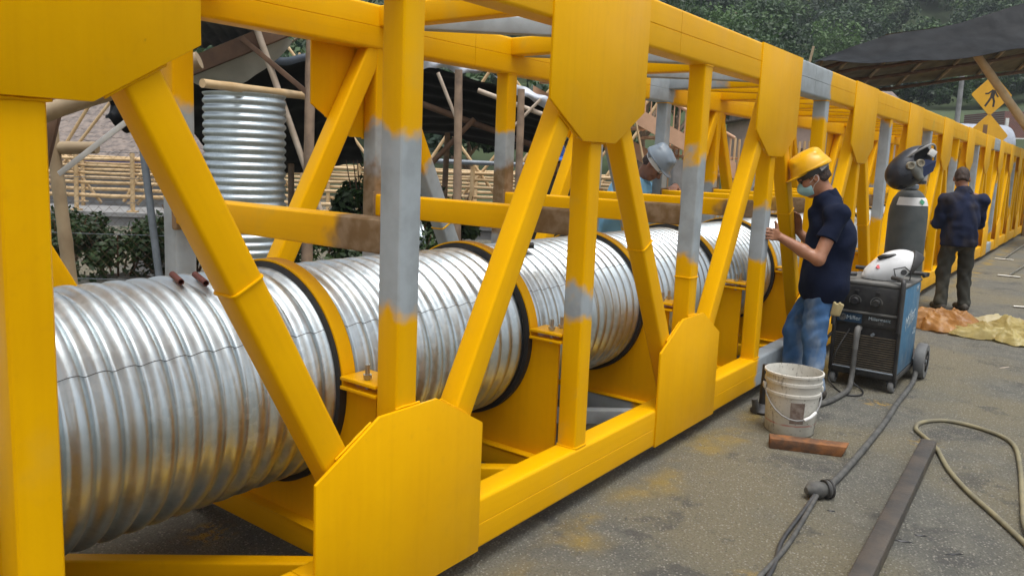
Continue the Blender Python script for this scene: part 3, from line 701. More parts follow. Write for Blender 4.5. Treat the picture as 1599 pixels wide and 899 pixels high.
for k, (pts, w) in enumerate((([(.06, .16), (.02, -.08)], .17), ([(.0, -.05), (-.10, -.24), (-.22, -.44)], .085), ([(.05, -.05), (.12, -.25), (.11, -.45)], .085), ([(.02, .20), (-.15, .06), (-.26, .05)], .06), ([(.10, .18), (.20, .02), (.26, -.06)], .06))):
    q = limb(pts, w); fig.add(q.V, q.F, T(0, -.004-.0012*k, 0))
fig.add([(.07+.085*math.cos(i*math.pi/8), -.011, .38+.085*math.sin(i*math.pi/8)) for i in range(16)], [tuple(range(16))])
link('walking_figure', fig.mesh('walking_figure'), up_, m=M_INK, M=T(0, 0, 4.92), local=True)
link('bar_symbol', MB().box(-.20, -.02, -.008, -.003, 3.30, 3.72).mesh('bar_symbol'), dn_, m=mat('sign_brown', (.16, .08, .03), (.2, .1, .04), .6), local=True)
lp = thing('lamp_post', 'tall slim pale utility pole beyond the truss beside the warning signs', 'utility pole', UT(22.7, 40, 0))
link('shaft', pole_mesh((0, 0, 0), (0, 0, 6.7), .16, .11), lp, m=M_CONC, local=True)
tk = thing('storage_tank', 'grey horizontal storage tank beyond the warning signs', 'tank', UT(23, 38.5, 0))
link('shell', MB().lathe([(0, -1.4), (.7, -1.36), (.95, -1.2), (1, -1.0), (1, 1.0), (.95, 1.2), (.7, 1.36), (0, 1.4)], 36).mesh('shell', 50), tk, T(0, 0, 3.1) @ RY(math.pi/2), mat('tank_grey', (.38, .41, .47), (.3, .33, .38), .5), local=True)
for x in (-.8, .8): link('cradle', MB().box(x-.15, x+.15, -.8, .8, 0, 2.35).mesh('cradle', bevel=.02), tk, m=M_CONC, local=True)
bw = thing('brick_building', 'red brick building with white framed openings beyond the truss', 'building', UT(30.8, 46, 0))
def brickmat():
    g = N('red_brick'); b = g.n('ShaderNodeTexBrick'); g.put(b.inputs['Vector'], g.scaled((1, 1, 1), rot=(math.pi/2, 0, 0))); b.inputs['Scale'].default_value = 4
    b.inputs['Color1'].default_value = (.2, .07, .05, 1); b.inputs['Color2'].default_value = (.14, .05, .04, 1); b.inputs['Mortar'].default_value = (.25, .22, .2, 1)
    return g.out(b.outputs[0], .85)
link('wall', MB().box(-2, 5, 0, 4, 0, 5.4).mesh('wall'), bw, m=brickmat(), local=True)
for x in (-1.95, -.1): link('white_frame', MB().box(x, x+.18, -.1, -.003, 0, 5).mesh('white_frame'), bw, m=M_WHITE, local=True)
link('white_frame', MB().box(-1.9, 4.5, -.14, -.103, 3.75, 3.9).mesh('white_frame'), bw, m=M_WHITE, local=True)

# --- shrubs and trees near the fence and the sheds
def shrub(u, v, z0, r, h, n, size, label, m=None, seed=1, cat='shrub'):
    rg = np.random.default_rng(seed); t = thing('leafy_shrub', label, cat, T(*uv(u, v, z0)), 'shrubs behind the truss'); mb = MB()
    for k in range(7):
        a = k*.9+seed; mb.tube([(0, 0, -.05), (math.cos(a)*r*.3, math.sin(a)*r*.3, h*.4), (math.cos(a)*r*.6, math.sin(a)*r*.6, h*.85)], [.02, .013, .006], 5)
    link('stem', mb.mesh('stem', 60), t, m=M_WOOD, local=True)
    link('foliage', leaf_mesh('foliage', [leaf_cloud(rg, (0, 0, h*.55), r, h*.5, n, size, 18)]), t, m=m or M_LEAF3, local=True)
LB = 'dense dark green shrub growing below the bamboo footbridge'
for i in range(11): shrub(-6.7+i*.55+random.uniform(-.12, .12), 9.3+random.uniform(-.2, .9), -.12 if i % 2 else -.30, .66, 1.0+random.uniform(-.08, .15), 1900, .052, LB, seed=20+i)
LS = 'tall leafy bush growing beside the tarpaulin shed poles'
for i, (u, v, h, r) in enumerate(((-1.75, 10.6, 1.75, .55), (-1.25, 11.2, 1.5, .6), (-.7, 11.6, 1.2, .5))): shrub(u, v, -.3, r, h+.3, 1300, .08, LS, seed=40+i)
LH = 'tree with dark green foliage growing behind the bamboo footbridge'
for i, (u, v, h, r) in enumerate(((-9, 29, 7.5, 3.2), (-4.2, 27, 6.4, 2.8), (-1.0, 24, 5.0, 2.4), (1.6, 25, 5.5, 2.6), (4.2, 24, 5.6, 2.5), (7.2, 33, 7, 3))):
    tree('leafy_tree', LH if u < 1 else 'tree with dark green foliage growing behind the salmon staircase', u, v, -.9 if u < 2 else 0, h, r, 2600, .2, M_LEAF, 'trees behind the yard', 20, 50+i)
# ------------------------------------------------------------------ people: smooth distance-field bodies, one continuous skin each
class Field:
    def __init__(s, lo, hi, h):
        s.lo = np.array(lo, np.float32); s.h = h; s.n = np.ceil((np.array(hi)-np.array(lo))/h).astype(int)+1
        s.d = np.full(s.n, 1., np.float32); s.ax = [s.lo[i]+h*np.arange(s.n[i], dtype=np.float32) for i in range(3)]
    def sub(s, lo, hi):
        a = np.clip(np.floor((np.array(lo)-s.lo)/s.h).astype(int), 0, s.n); b = np.clip(np.ceil((np.array(hi)-s.lo)/s.h).astype(int)+1, 0, s.n)
        sl = tuple(slice(x, y) for x, y in zip(a, b)); return sl, np.meshgrid(*[s.ax[i][sl[i]] for i in range(3)], indexing='ij', sparse=True)
    def union(s, sl, e, k):
        d = s.d[sl]
        if k > 0:
            hh = np.clip(.5+.5*(d-e)/k, 0, 1); s.d[sl] = d+(e-d)*hh-k*hh*(1-hh)
        else: s.d[sl] = np.minimum(d, e)
    def cap(s, a, b, ra, rb=None, k=.02, op='u'):
        rb = ra if rb is None else rb; a = np.array(a, np.float32); b = np.array(b, np.float32); m = max(ra, rb)+k+3*s.h
        sl, (X, Y, Z) = s.sub(np.minimum(a, b)-m, np.maximum(a, b)+m); ab = b-a; L2 = float(ab@ab)+1e-9
        t = np.clip(((X-a[0])*ab[0]+(Y-a[1])*ab[1]+(Z-a[2])*ab[2])/L2, 0, 1)
        e = np.sqrt((X-a[0]-t*ab[0])**2+(Y-a[1]-t*ab[1])**2+(Z-a[2]-t*ab[2])**2)-(ra+(rb-ra)*t)
        s.union(sl, e, k) if op == 'u' else s.carve(sl, e, k); return s
    def carve(s, sl, e, k):
        d = s.d[sl]; hh = np.clip(.5-.5*(d+e)/max(k, 1e-4), 0, 1); s.d[sl] = d+(-e-d)*hh+k*hh*(1-hh)
    def ell(s, c, r, R=None, k=.02, op='u'):
        c = np.array(c, np.float32); r = np.array(r, np.float32); m = r.max()+k+3*s.h
        sl, (X, Y, Z) = s.sub(c-m, c+m); x, y, z = X-c[0], Y-c[1], Z-c[2]
        if R is not None:
            R = np.array(R, np.float32); x, y, z = (R[0, 0]*x+R[1, 0]*y+R[2, 0]*z, R[0, 1]*x+R[1, 1]*y+R[2, 1]*z, R[0, 2]*x+R[1, 2]*y+R[2, 2]*z)
        k0 = np.sqrt((x/r[0])**2+(y/r[1])**2+(z/r[2])**2); k1 = np.sqrt((x/r[0]**2)**2+(y/r[1]**2)**2+(z/r[2]**2)**2)+1e-6
        e = k0*(k0-1)/k1; s.union(sl, e, k) if op == 'u' else s.carve(sl, e, k); return s
    def plane(s, p, n):                        # keep the side the normal points away from
        X, Y, Z = np.meshgrid(*s.ax, indexing='ij', sparse=True); n = np.array(n, float); n /= np.linalg.norm(n)
        s.d = np.maximum(s.d, ((X-p[0])*n[0]+(Y-p[1])*n[1]+(Z-p[2])*n[2]).astype(np.float32)); return s
    def ripple(s, amp, f, seed=0):             # cloth folds
        X, Y, Z = np.meshgrid(*s.ax, indexing='ij', sparse=True); q = np.random.default_rng(seed); w = 0
        for i in range(5):
            v = q.normal(size=3); v /= np.linalg.norm(v); ff = f*q.uniform(.6, 1.7)
            w = w+np.sin(ff*(X*v[0]+Y*v[1]+Z*v[2])+2.2*np.sin(ff*.45*(X*v[1]-Z*v[0]+Y*v[2])+i))
        s.d = s.d+(amp/2.5*w).astype(np.float32); return s
    def mesh(s, name):
        d = s.d; n = d.shape; neg = d < 0
        a = neg[:-1, :-1, :-1].astype(np.int8); c = a.copy()
        for i in (0, 1):
            for j in (0, 1):
                for k in (0, 1):
                    if i+j+k: c = c+neg[i:n[0]-1+i, j:n[1]-1+j, k:n[2]-1+k]
        cells = np.argwhere((c > 0) & (c < 8)); idx = -np.ones(c.shape, np.int64); idx[tuple(cells.T)] = np.arange(len(cells))
        P_ = np.zeros((len(cells), 3)); cnt = np.zeros(len(cells))
        cor = [(i, j, k) for i in (0, 1) for j in (0, 1) for k in (0, 1)]
        for p in cor:
            for ax in range(3):
                if p[ax]: continue
                q = list(p); q[ax] = 1; da = d[tuple((cells+p).T)]; db = d[tuple((cells+q).T)]; m = (da < 0) != (db < 0)
                t = np.where(m, da/np.where(m, da-db, 1), 0); pos = np.array(p, float)[None]+np.eye(3)[ax][None]*t[:, None]
                P_[m] += pos[m]; cnt[m] += 1
        V = s.lo+s.h*(cells+P_/cnt[:, None]); F = []
        for ax in range(3):
            b, cx = (ax+1) % 3, (ax+2) % 3
            sa = [slice(1, n[i]-1) for i in range(3)]; sa[ax] = slice(0, n[ax]-1); sb = list(sa); sb[ax] = slice(1, n[ax])
            A, B = neg[tuple(sa)], neg[tuple(sb)]; e = np.argwhere(A != B); off = np.array([1, 1, 1]); off[ax] = 0; e = e+off
            fl = neg[tuple(e.T)]; q = []
            for o1, o2 in ((0, 0), (1, 0), (1, 1), (0, 1)):
                w = e.copy(); w[:, b] -= o1; w[:, cx] -= o2; q.append(idx[tuple(w.T)])
            q = np.stack(q, 1); q[~fl] = q[~fl][:, ::-1]; F.append(q)
        F = np.concatenate(F); me = bpy.data.meshes.new(name); me.vertices.add(len(V)); me.vertices.foreach_set('co', V.astype(np.float32).ravel())
        me.loops.add(F.size); me.loops.foreach_set('vertex_index', F.ravel().astype(np.int32)); me.polygons.add(len(F))
        me.polygons.foreach_set('loop_start', np.arange(0, F.size, 4)); me.update(calc_edges=True); me.polygons.foreach_set('use_smooth', [True]*len(F)); return me
def Rm(yaw=0, pitch=0, roll=0): return np.array((Matrix.Rotation(yaw, 3, 'Z') @ Matrix.Rotation(pitch, 3, 'Y') @ Matrix.Rotation(roll, 3, 'X')))
def hand(f, w, d, n, s, curl=(.5, .5, .4), spread=.0, thumb=(.55, .6, .45)):
    w, d, n, s = [np.array(q, float) for q in (w, d, n, s)]; d /= np.linalg.norm(d); s -= d*(s@d); s /= np.linalg.norm(s); n -= d*(n@d)+s*(n@s); n /= np.linalg.norm(n)
    for i in range(4): f.cap(w+s*(.012-.008*i), w+d*.085+s*(.030-.0195*i), .016, .0125, .012)
    for i, L_ in enumerate((.072, .08, .074, .058)):
        p = w+d*.088+s*(.030-.0200*i); a = 0
        for j, fr in enumerate((.45, .30, .25)):
            a += curl[j]; q = p+L_*1.05*fr*(d*math.cos(a)+n*math.sin(a)+s*spread*(1.5-i)); f.cap(p, q, .0092-.0007*j, .0088-.0008*j, .004); p = q
    p = w+d*.022+s*.022; t = s*thumb[0]+d*thumb[1]+n*thumb[2]; t /= np.linalg.norm(t); q = p+t*.045; f.cap(p, q, .015, .0115, .010)
    t2 = t*.8+d*.5; t2 /= np.linalg.norm(t2); f.cap(q, q+t2*.032, .011, .0085, .006)
def head(f, c, R):
    c = np.array(c); L_ = lambda *p: c+R@np.array(p, float)
    f.ell(L_(-.012, 0, .028), (.098, .076, .104), R, .01).ell(L_(.024, 0, -.04), (.070, .058, .082), R, .03)
    f.ell(L_(.058, 0, -.098), (.028, .030, .022), R, .03).ell(L_(.070, 0, .022), (.024, .056, .016), R, .015)
    f.cap(L_(.085, 0, .006), L_(.108, 0, -.030), .009, .0125, .012); f.cap(L_(.094, -.012, -.036), L_(.094, .012, -.036), .0085, .0085, .008)
    f.cap(L_(.083, -.020, -.068), L_(.083, .020, -.068), .0075, .0075, .008); f.cap(L_(.079, -.018, -.080), L_(.079, .018, -.080), .0085, .0085, .008)
    for sd_ in (-1, 1):
        f.ell(L_(.083, sd_*.031, .004), (.015, .015, .010), R, .012, 'c'); f.ell(L_(.055, sd_*.042, -.025), (.03, .022, .025), R, .02)
        f.ell(L_(-.008, sd_*.080, -.008), (.019, .010, .032), R, .008); f.ell(L_(-.002, sd_*.087, -.006), (.008, .006, .016), R, .005, 'c')
M_SKIN = mat('skin', (.36, .175, .10), (.30, .135, .075), .5, 0, 9, .12, 90, **{'Subsurface Weight': .08, 'Subsurface Radius': (.01, .004, .002)})
M_SKIN2 = mat('darker_skin', (.24, .11, .062), (.19, .085, .048), .5, 0, 9, .12, 90)
M_HAIR = mat('black_hair', (.016, .011, .009), (.060, .034, .022), .7, 0, 60, .5, 160)
def cloth(name, c1, c2, fade=None, weave=420):
    g = N(name); c = g.mix(g.mr(g.noise(5, 5), .3, .7), c1, c2)
    if fade: c = g.mix(g.math('MULTIPLY', g.mr(g.noise(3.2, 4, co=g.scaled((1.6, 1.6, .8))), .46, .66), .75), c, fade)
    g.bump(g.math('ADD', g.noise(22, 4, dist=.6), g.math('MULTIPLY', g.noise(weave, 2), .15)), .35, .012); return g.out(c, .92, 0., **{'Specular IOR Level': .2})
M_NAVY = cloth('navy_cotton', (.005, .009, .026), (.008, .013, .034))
M_NAVY2 = cloth('dusty_navy_cotton', (.010, .016, .042), (.016, .022, .050), (.034, .030, .032))
M_DENIM = cloth('blue_denim', (.075, .165, .33), (.045, .11, .24), (.24, .29, .34))
M_DARKT = cloth('dark_grey_trousers', (.050, .050, .042), (.034, .034, .029), (.085, .080, .062))
M_SKYSH = cloth('light_blue_cotton', (.26, .52, .72), (.20, .43, .62)); M_HIVIS = cloth('hi_vis_vest', (.62, .66, .08), (.5, .55, .06))
M_BOOT = mat('dusty_boot', (.035, .028, .022), (.07, .06, .045), .7, 0, 14)
M_MASK = cloth('surgical_mask', (.30, .52, .56), (.36, .58, .62), None, 200)
M_SHELL = {k: mat(k+'_helmet_shell', c, tuple(v*.86 for v in c), .34, 0, 5) for k, c in dict(yellow=(.78, .42, .004), grey=(.20, .25, .30), blue=(.02, .12, .48)).items()}
def helmet(root, c, R, col):
    c = np.array(c); f = Field(c-.20, c+.20, .005); L_ = lambda *p: c+R@np.array(p, float)
    f.ell(L_(-.012, 0, .030), (.138, .112, .150), R, 0)
    f.cap(L_(-.08, 0, .140), L_(.065, 0, .137), .040, .040, .03)
    for sd_ in (-1, 1): f.cap(L_(-.07, sd_*.045, .136), L_(.06, sd_*.045, .130), .018, .018, .02)
    f.ell(L_(-.012, 0, .030), (.127, .101, .136), R, .004, 'c')
    f.plane(L_(0, 0, .052), -(R@np.array((-.10, 0, 1.))))
    f.ell(L_(.056, 0, .048), (.112, .088, .012), R, .008).ell(L_(-.013, 0, .058), (.138, .113, .010), R, .006)
    f.ell(L_(-.006, 0, .0), (.113, .096, .095), R, .004, 'c')
    h = link('hard_hat_shell', f.mesh('hard_hat_shell'), root, m=M_SHELL[col], local=True)
    b = MB(); M_ = Matrix(np.array(R).tolist()).to_4x4(); M_.translation = Vector(c)
    b.lathe([(1., -.012), (1.02, .0), (1.02, .022), (1., .034)], 40, M_ @ T(-.012, 0, .022) @ Matrix.Diagonal((.106, .088, 1, 1)))
    link('head_band', b.mesh('head_band', 60), h, m=M_BLACK if col == 'yellow' else M_WHITE, local=True)
    link('suspension', MB().lathe([(1., 0), (1.03, .012), (1., .026)], 30, M_ @ T(-.02, 0, .006) @ RY(.25) @ Matrix.Diagonal((.112, .094, 1, 1)), rad(110), rad(250)).mesh('suspension', 60), h, m=M_CONC, local=True)
    return h
def human(label, J, M, h=.006, skin=None, shirt=None, trousers=None, sleeve='short', hat=None, mask=False, hem=None, collar=True, wide=1., belly=0., seed=1, vest=None):
    root = tag(link('person', None, None, M), label, 'person'); g = {k: np.array(v, float) for k, v in J.items() if k not in ('HR', 'hands')}
    R = J['HR']; lo = np.min([v for v in g.values()], 0)-.26; hi = np.max([v for v in g.values()], 0)+.26; lo[2] = -.02
    # body
    f = Field(lo, hi, h); head(f, g['head'], R); up = R@np.array((0, 0, 1.))
    f.cap(g['neck'], g['head']-up*.05+R@np.array((-.02, 0, 0)), .057, .052, .025)
    f.cap(g['neck']+(0, 0, -.02), g['chest'], .058, .10, .03).cap(g['chest'], g['pelvis'], .10, .115, .04)
    for s in 'lr':
        f.cap(g['neck']+(0, 0, -.04), g['sh_'+s], .05, .055, .04).cap(g['sh_'+s], g['el_'+s], .050, .040, .03)
        mid = g['el_'+s]*.62+g['wr_'+s]*.38; f.cap(g['el_'+s], mid, .038, .041, .02).cap(mid, g['wr_'+s], .041, .026, .02)
        f.cap(g['hip_'+s], g['kn_'+s], .075, .055, .03).cap(g['kn_'+s], g['an_'+s], .05, .038, .02); f.cap(g['an_'+s], g['an_'+s]+(0, 0, -.05), .038, .04, .02)
        hd = J['hands'].get(s)
        if hd: hand(f, g['wr_'+s], *hd[:3], **(hd[3] if len(hd) > 3 else {}))
    body = link('body', f.mesh('body'), root, m=skin or M_SKIN, local=True)
    # shirt
    f = Field(lo, hi, h); fwd = J.get('fwd', np.array((1., 0, 0))) if isinstance(J, dict) else None
    c, p = g['chest'], g['pelvis']; sw = np.linalg.norm(g['sh_l']-g['sh_r'])*.5; side = (g['sh_l']-g['sh_r'])/(2*sw); ang = math.atan2(side[1], side[0])-math.pi/2; RR = Rm(ang)
    f.ell(c+(0, 0, .02), (.125*wide, sw*.90, .20), RR, .05); f.ell(c*.5+p*.5, (.122*wide+belly, sw*.84, .20), RR, .07); f.ell(p+(0, 0, -.03), (.158, .200, .19), RR, .07)
    f.cap(g['neck']+(0, 0, -.02), g['neck']+(0, 0, -.10), .075, .11, .05)
    for s in 'lr':
        f.cap(g['neck']+(0, 0, -.045), g['sh_'+s]+(0, 0, -.005), .060, .060, .06)
        if sleeve == 'short': f.cap(g['sh_'+s], g['sh_'+s]*.36+g['el_'+s]*.64, .060, .066, .06)
        else: f.cap(g['sh_'+s], g['el_'+s], .060, .050, .06).cap(g['el_'+s], g['wr_'+s]*.95+g['el_'+s]*.05, .050, .040, .03)
    f.ripple(.0078, 36, seed)
    for s in 'lr':
        if sleeve == 'short':
            a = g['sh_'+s]*.44+g['el_'+s]*.56; dv = g['el_'+s]-g['sh_'+s]; dv /= np.linalg.norm(dv)
            m = .10; sl, (X, Y, Z) = f.sub(a-.16, a+.16); e = (X-a[0])*dv[0]+(Y-a[1])*dv[1]+(Z-a[2])*dv[2]
            rr = np.sqrt((X-a[0])**2+(Y-a[1])**2+(Z-a[2])**2); near = np.abs(np.sqrt(np.maximum(rr**2-e**2, 0))) < .085
            f.d[sl] = np.where(near & (e > -.02) & (e < .13), np.maximum(f.d[sl], e-.0), f.d[sl])
    f.plane((0, 0, hem), (0, 0, -1)); f.ell(g['neck']+R@np.array((.02, 0, .07)), (.066, .066, .075), None, .01, 'c')
    sh_ = link('shirt', f.mesh('shirt'), root, m=shirt, local=True)
    if collar:
        f = Field(g['neck']-.15, g['neck']+.15, .005); ax = g['head']-up*.05-g['neck']; ax = ax/np.linalg.norm(ax)*.6+np.array((.08, 0, .6)); ax /= np.linalg.norm(ax); a = g['neck']-ax*.032+np.array((.008, 0, 0))
        f.cap(a-ax*.03, a+ax*.09, .088, .071, 0).cap(a-ax*.06, a+ax*.13, .082, .058, .003, 'c'); f.plane(a+ax*.060, ax); f.plane(a-ax*.03, -ax)
        link('collar', f.mesh('collar'), sh_, m=shirt, local=True)
    if vest:
        f = Field(lo, hi, h); f.ell(c+(0, 0, .02), (.135*wide, sw*.88, .215), RR, .05); f.ell(c*.5+p*.5, (.138*wide, sw*.88, .22), RR, .08); f.plane((0, 0, hem+.1), (0, 0, -1)); f.plane(g['neck']+(0, 0, -.04), (0, 0, 1))
        link('vest', f.ripple(.004, 30, 3).mesh('vest'), root, m=vest, local=True)
    # trousers
    f = Field(lo, hi, h); f.ell(p+(0, 0, -.03), (.116, .158, .13), RR, .04)
    for s in 'lr':
        f.cap(g['hip_'+s]+(0, 0, -.02), g['kn_'+s], .090, .075, .035).cap(g['kn_'+s], g['an_'+s]+(0, 0, -.01), .072, .064, .03)
        f.ell(g['an_'+s]+(0, 0, .0), (.068, .066, .05), None, .02)
    f.ripple(.0075, 40, seed+5); f.plane((0, 0, p[2]+.10), (0, 0, 1)); f.plane((0, 0, .035), (0, 0, -1))
    tr = link('trousers', f.mesh('trousers'), root, m=trousers, local=True)
    for s in 'lr':
        a = g['an_'+s]; fd = np.array(J['toe_'+s]) if 'toe_'+s in J else np.array((1., 0, 0)); b = np.array((a[0], a[1], 0.))
        f = Field(b-.26, b+.26, .006); f.cap(b+(0, 0, .05)-fd*.04, b+fd*.15+(0, 0, .038), .045, .040, .03).cap(b+(0, 0, .05), b+(0, 0, .12), .05, .048, .03); f.plane((0, 0, .003), (0, 0, -1))
        link('boot', f.mesh('boot'), root, m=M_BOOT, local=True)
    # hair
    hc = g['head']; f = Field(hc-.16, hc+.16, .005); L_ = lambda *q: hc+R@np.array(q, float)
    f.ell(L_(-.014, 0, .030), (.1005, .0785, .1065), R, 0).ell(L_(-.06, 0, -.03), (.050, .060, .045), R, .02); f.plane(L_(.048, 0, .04), R@np.array((1., 0, -.5))); f.plane(L_(0, 0, -.075), R@np.array((-.3, 0, -1.)))
    for sd_ in (-1, 1): f.ell(L_(.0, sd_*.085, -.015), (.034, .022, .045), R, .006, 'c')
    link('hair', f.ripple(.002, 120, 2).mesh('hair'), root, m=M_HAIR, local=True)
    for sd_ in (-1, 1):
        e = Matrix.Translation(Vector(L_(.079, sd_*.031, .003)))
        link('eye', MB().lathe([(.0125*math.sin(t*math.pi/8), .0125*math.cos(t*math.pi/8)) for t in range(9)], 12, e).mesh('eye', 60), body, m=M_INK, local=True)
    if hat: helmet(root, hc, R, hat)
    if mask:
        f = Field(hc-.16, hc+.16, .004); f.ell(L_(.040, 0, -.050), (.074, .066, .066), R, 0).cap(L_(.09, 0, -.028), L_(.100, 0, -.04), .024, .027, .03); f.ell(L_(.024, 0, -.04), (.066, .054, .080), R, .003, 'c')
        f.plane(L_(.038, 0, -.05), R@np.array((-1., 0, -.1))); f.plane(L_(0, 0, -.004), R@np.array((-.15, 0, 1.)))
        mk = link('face_mask', f.mesh('face_mask'), root, m=M_MASK, local=True)
        for sd_ in (-1, 1):
            for z_ in (-.02, -.075):
                pts = [L_(.045, sd_*.063, z_), L_(.02, sd_*.075, (z_*.6)), L_(-.012, sd_*.088, .012 if z_ > -.05 else -.03), L_(-.024, sd_*.085, -.01)]
                link('ear_loop', MB().tube(smooth_curve(pts, 5), .0016, 5).mesh('ear_loop', 60), mk, m=M_WHITE, local=True)
    return root
# --- man in the yellow hard hat, hands on the truss
FX = Vector((-.25, .968, 0)).normalized(); LX = Vector((-FX.y, FX.x, 0)); R0 = Vector((5.535, -.335, 0))
MM = Matrix(((FX.x, LX.x, 0, R0.x), (FX.y, LX.y, 0, R0.y), (0, 0, 1, 0), (0, 0, 0, 1)))
def loc(x, y, z): d = Vector((x, y, z))-R0; return np.array((d.dot(FX), d.dot(LX), z))
def ld(x, y, z): d = Vector((x, y, z)); return np.array((d.dot(FX), d.dot(LX), z))
wl = loc(5.205, -.030, 1.095); wr = loc(5.715, -.005, 1.10)
J = dict(head=(.205, .01, 1.485), neck=(.105, 0, 1.365), chest=(.055, 0, 1.08), pelvis=(.075, 0, .80), sh_l=(.03, .185, 1.25), sh_r=(.05, -.18, 1.25), el_l=(.12, .295, .965), el_r=(.12, -.27, .96),
         wr_l=wl, wr_r=wr, hip_l=(.085, .085, .77), hip_r=(.09, -.085, .77), kn_l=(.105, .115, .43), kn_r=(.235, -.10, .43), an_l=(.075, .13, .085), an_r=(.225, -.11, .085), HR=Rm(rad(8), rad(31)),
         hands=dict(l=(ld(-1, .12, .16), ld(0, 1, 0), (0, 0, 1), dict(curl=(.25, .75, .7), thumb=(.95, .35, .1))), r=(ld(-.30, .12, .95), ld(-1, .25, 0), ld(.25, 1, 0), dict(curl=(.15, .35, .4), thumb=(.7, .6, .2)))))
man = human('man in yellow hard hat, face mask, navy polo and jeans gripping the yellow truss', J, MM, .006, M_SKIN, M_NAVY, M_DENIM, 'short', 'yellow', True, .665, True, 1.20, .0, 4)
gl = Field((-.12, .0, .55), (.1, .3, .8), .004)
for i in range(4): gl.cap((-.030+.012*i, .150-.004*i, .60), (-.050+.016*i, .160, .665+.010*(i % 2)), .013, .010, .004)
link('work_gloves', gl.mesh('work_gloves'), man, m=mat('cream_gloves', (.55, .47, .25), (.42, .35, .18), .9), local=True)
# --- man seen from behind further along
A2 = rad(-2); M2 = T(10.30, -.44, 0) @ RZ(rad(34))
J2 = dict(head=(.10, .0, 1.505), neck=(.035, 0, 1.38), chest=(.0, 0, 1.12), pelvis=(0, 0, .84), sh_l=(.0, .205, 1.27), sh_r=(.0, -.205, 1.27), el_l=(.07, .235, .99), el_r=(.09, -.255, .99), wr_l=(.31, .13, 1.0), wr_r=(.31, -.12, 1.06),
          hip_l=(.0, .095, .80), hip_r=(0, -.095, .80), kn_l=(.03, .12, .45), kn_r=(.04, -.12, .45), an_l=(-.02, .14, .085), an_r=(.0, -.13, .085), HR=Rm(rad(-22), rad(24)),
          hands=dict(l=((1, -.2, 0), (0, -.3, -1), (0, -1, .2)), r=((1, .2, .1), (0, .3, -1), (0, 1, .2))))
human('man seen from behind in dusty navy jacket and dark trousers beside the truss', J2, M2, .009, M_SKIN2, M_NAVY2, M_DARKT, 'long', None, False, .745, True, 1.18, .03, 8)
# --- man in the grey hard hat leaning on the far side
M3 = T(6.05, 1.80, 0) @ RZ(rad(-90))
J3 = dict(head=(.50, -.03, 1.525), neck=(.36, -.01, 1.41), chest=(.21, 0, 1.20), pelvis=(0, 0, .90), sh_l=(.29, .20, 1.33), sh_r=(.27, -.20, 1.33), el_l=(.42, .42, 1.27), el_r=(.30, -.38, 1.12), wr_l=(.56, .27, 1.352), wr_r=(.36, -.27, 1.33),
          hip_l=(0, .095, .84), hip_r=(0, -.095, .84), kn_l=(.05, .11, .45), kn_r=(.03, -.11, .45), an_l=(.0, .12, .085), an_r=(-.02, -.12, .085), HR=Rm(rad(4), rad(52)),
          hands=dict(l=((.25, -1, -.15), (0, 0, -1), (1, .2, 0)), r=((.3, .3, 1), (.3, .8, 0), (1, -.4, 0), dict(curl=(.7, .9, .7)))))
p3 = human('man in grey hard hat and light blue shirt leaning over the truss', J3, M3, .007, M_SKIN2, M_SKYSH, M_DARKT, 'short', 'grey', False, .80, True, 1.1, 0, 6)
link('wrist_watch', MB().lathe([(.033, -.012), (.036, -.008), (.036, .008), (.033, .012)], 20, frame((.545, .295, 1.345), (.56, .25, 1.352), (0, 0, 1))).mesh('wrist_watch', 50), p3, m=M_BLACK, local=True)
# --- man in the blue hard hat
M4 = T(*uv(.425, 7.25, .06)) @ RZ(math.atan2(-CY, -SY)+rad(20))
J4 = dict(head=(.10, 0.0, 1.49), neck=(.03, 0, 1.34), chest=(.0, 0, 1.10), pelvis=(0, 0, .83), sh_l=(.02, .195, 1.25), sh_r=(.02, -.195, 1.25), el_l=(.06, .26, .98), el_r=(.06, -.26, .98), wr_l=(.26, .16, 1.02), wr_r=(.26, -.16, 1.02),
          hip_l=(0, .09, .79), hip_r=(0, -.09, .79), kn_l=(.03, .1, .43), kn_r=(.03, -.1, .43), an_l=(-.02, .11, .085), an_r=(-.02, -.11, .085), HR=Rm(rad(0), rad(20)), hands=dict(l=((1, -.2, 0), (0, -.3, -1), (0, -1, .2)), r=((1, .2, .1), (0, .3, -1), (0, 1, .2))))
human('man in blue hard hat and yellow high-visibility vest behind the truss', J4, M4, .009, M_SKIN2, M_DARKT, M_DARKT, 'long', 'blue', False, .74, False, 1.08, 0, 9, vest=M_HIVIS)
# ------------------------------------------------------------------ tools and litter in the yard
def text_mesh(body, size, name='lettering', ext=.0006):
    cu = bpy.data.curves.new(name, 'FONT'); cu.body = body; cu.size = size; cu.extrude = ext; cu.resolution_u = 3; cu.align_x = 'CENTER'; cu.align_y = 'CENTER'
    o = bpy.data.objects.new(name, cu); c = bpy.data.collections.new('tmp'); SC.collection.children.link(c); c.objects.link(o)
    dg = bpy.context.evaluated_depsgraph_get(); me = bpy.data.meshes.new_from_object(o.evaluated_get(dg)); bpy.data.objects.remove(o); bpy.data.curves.remove(cu); bpy.data.collections.remove(c)
    me.materials.clear(); return me
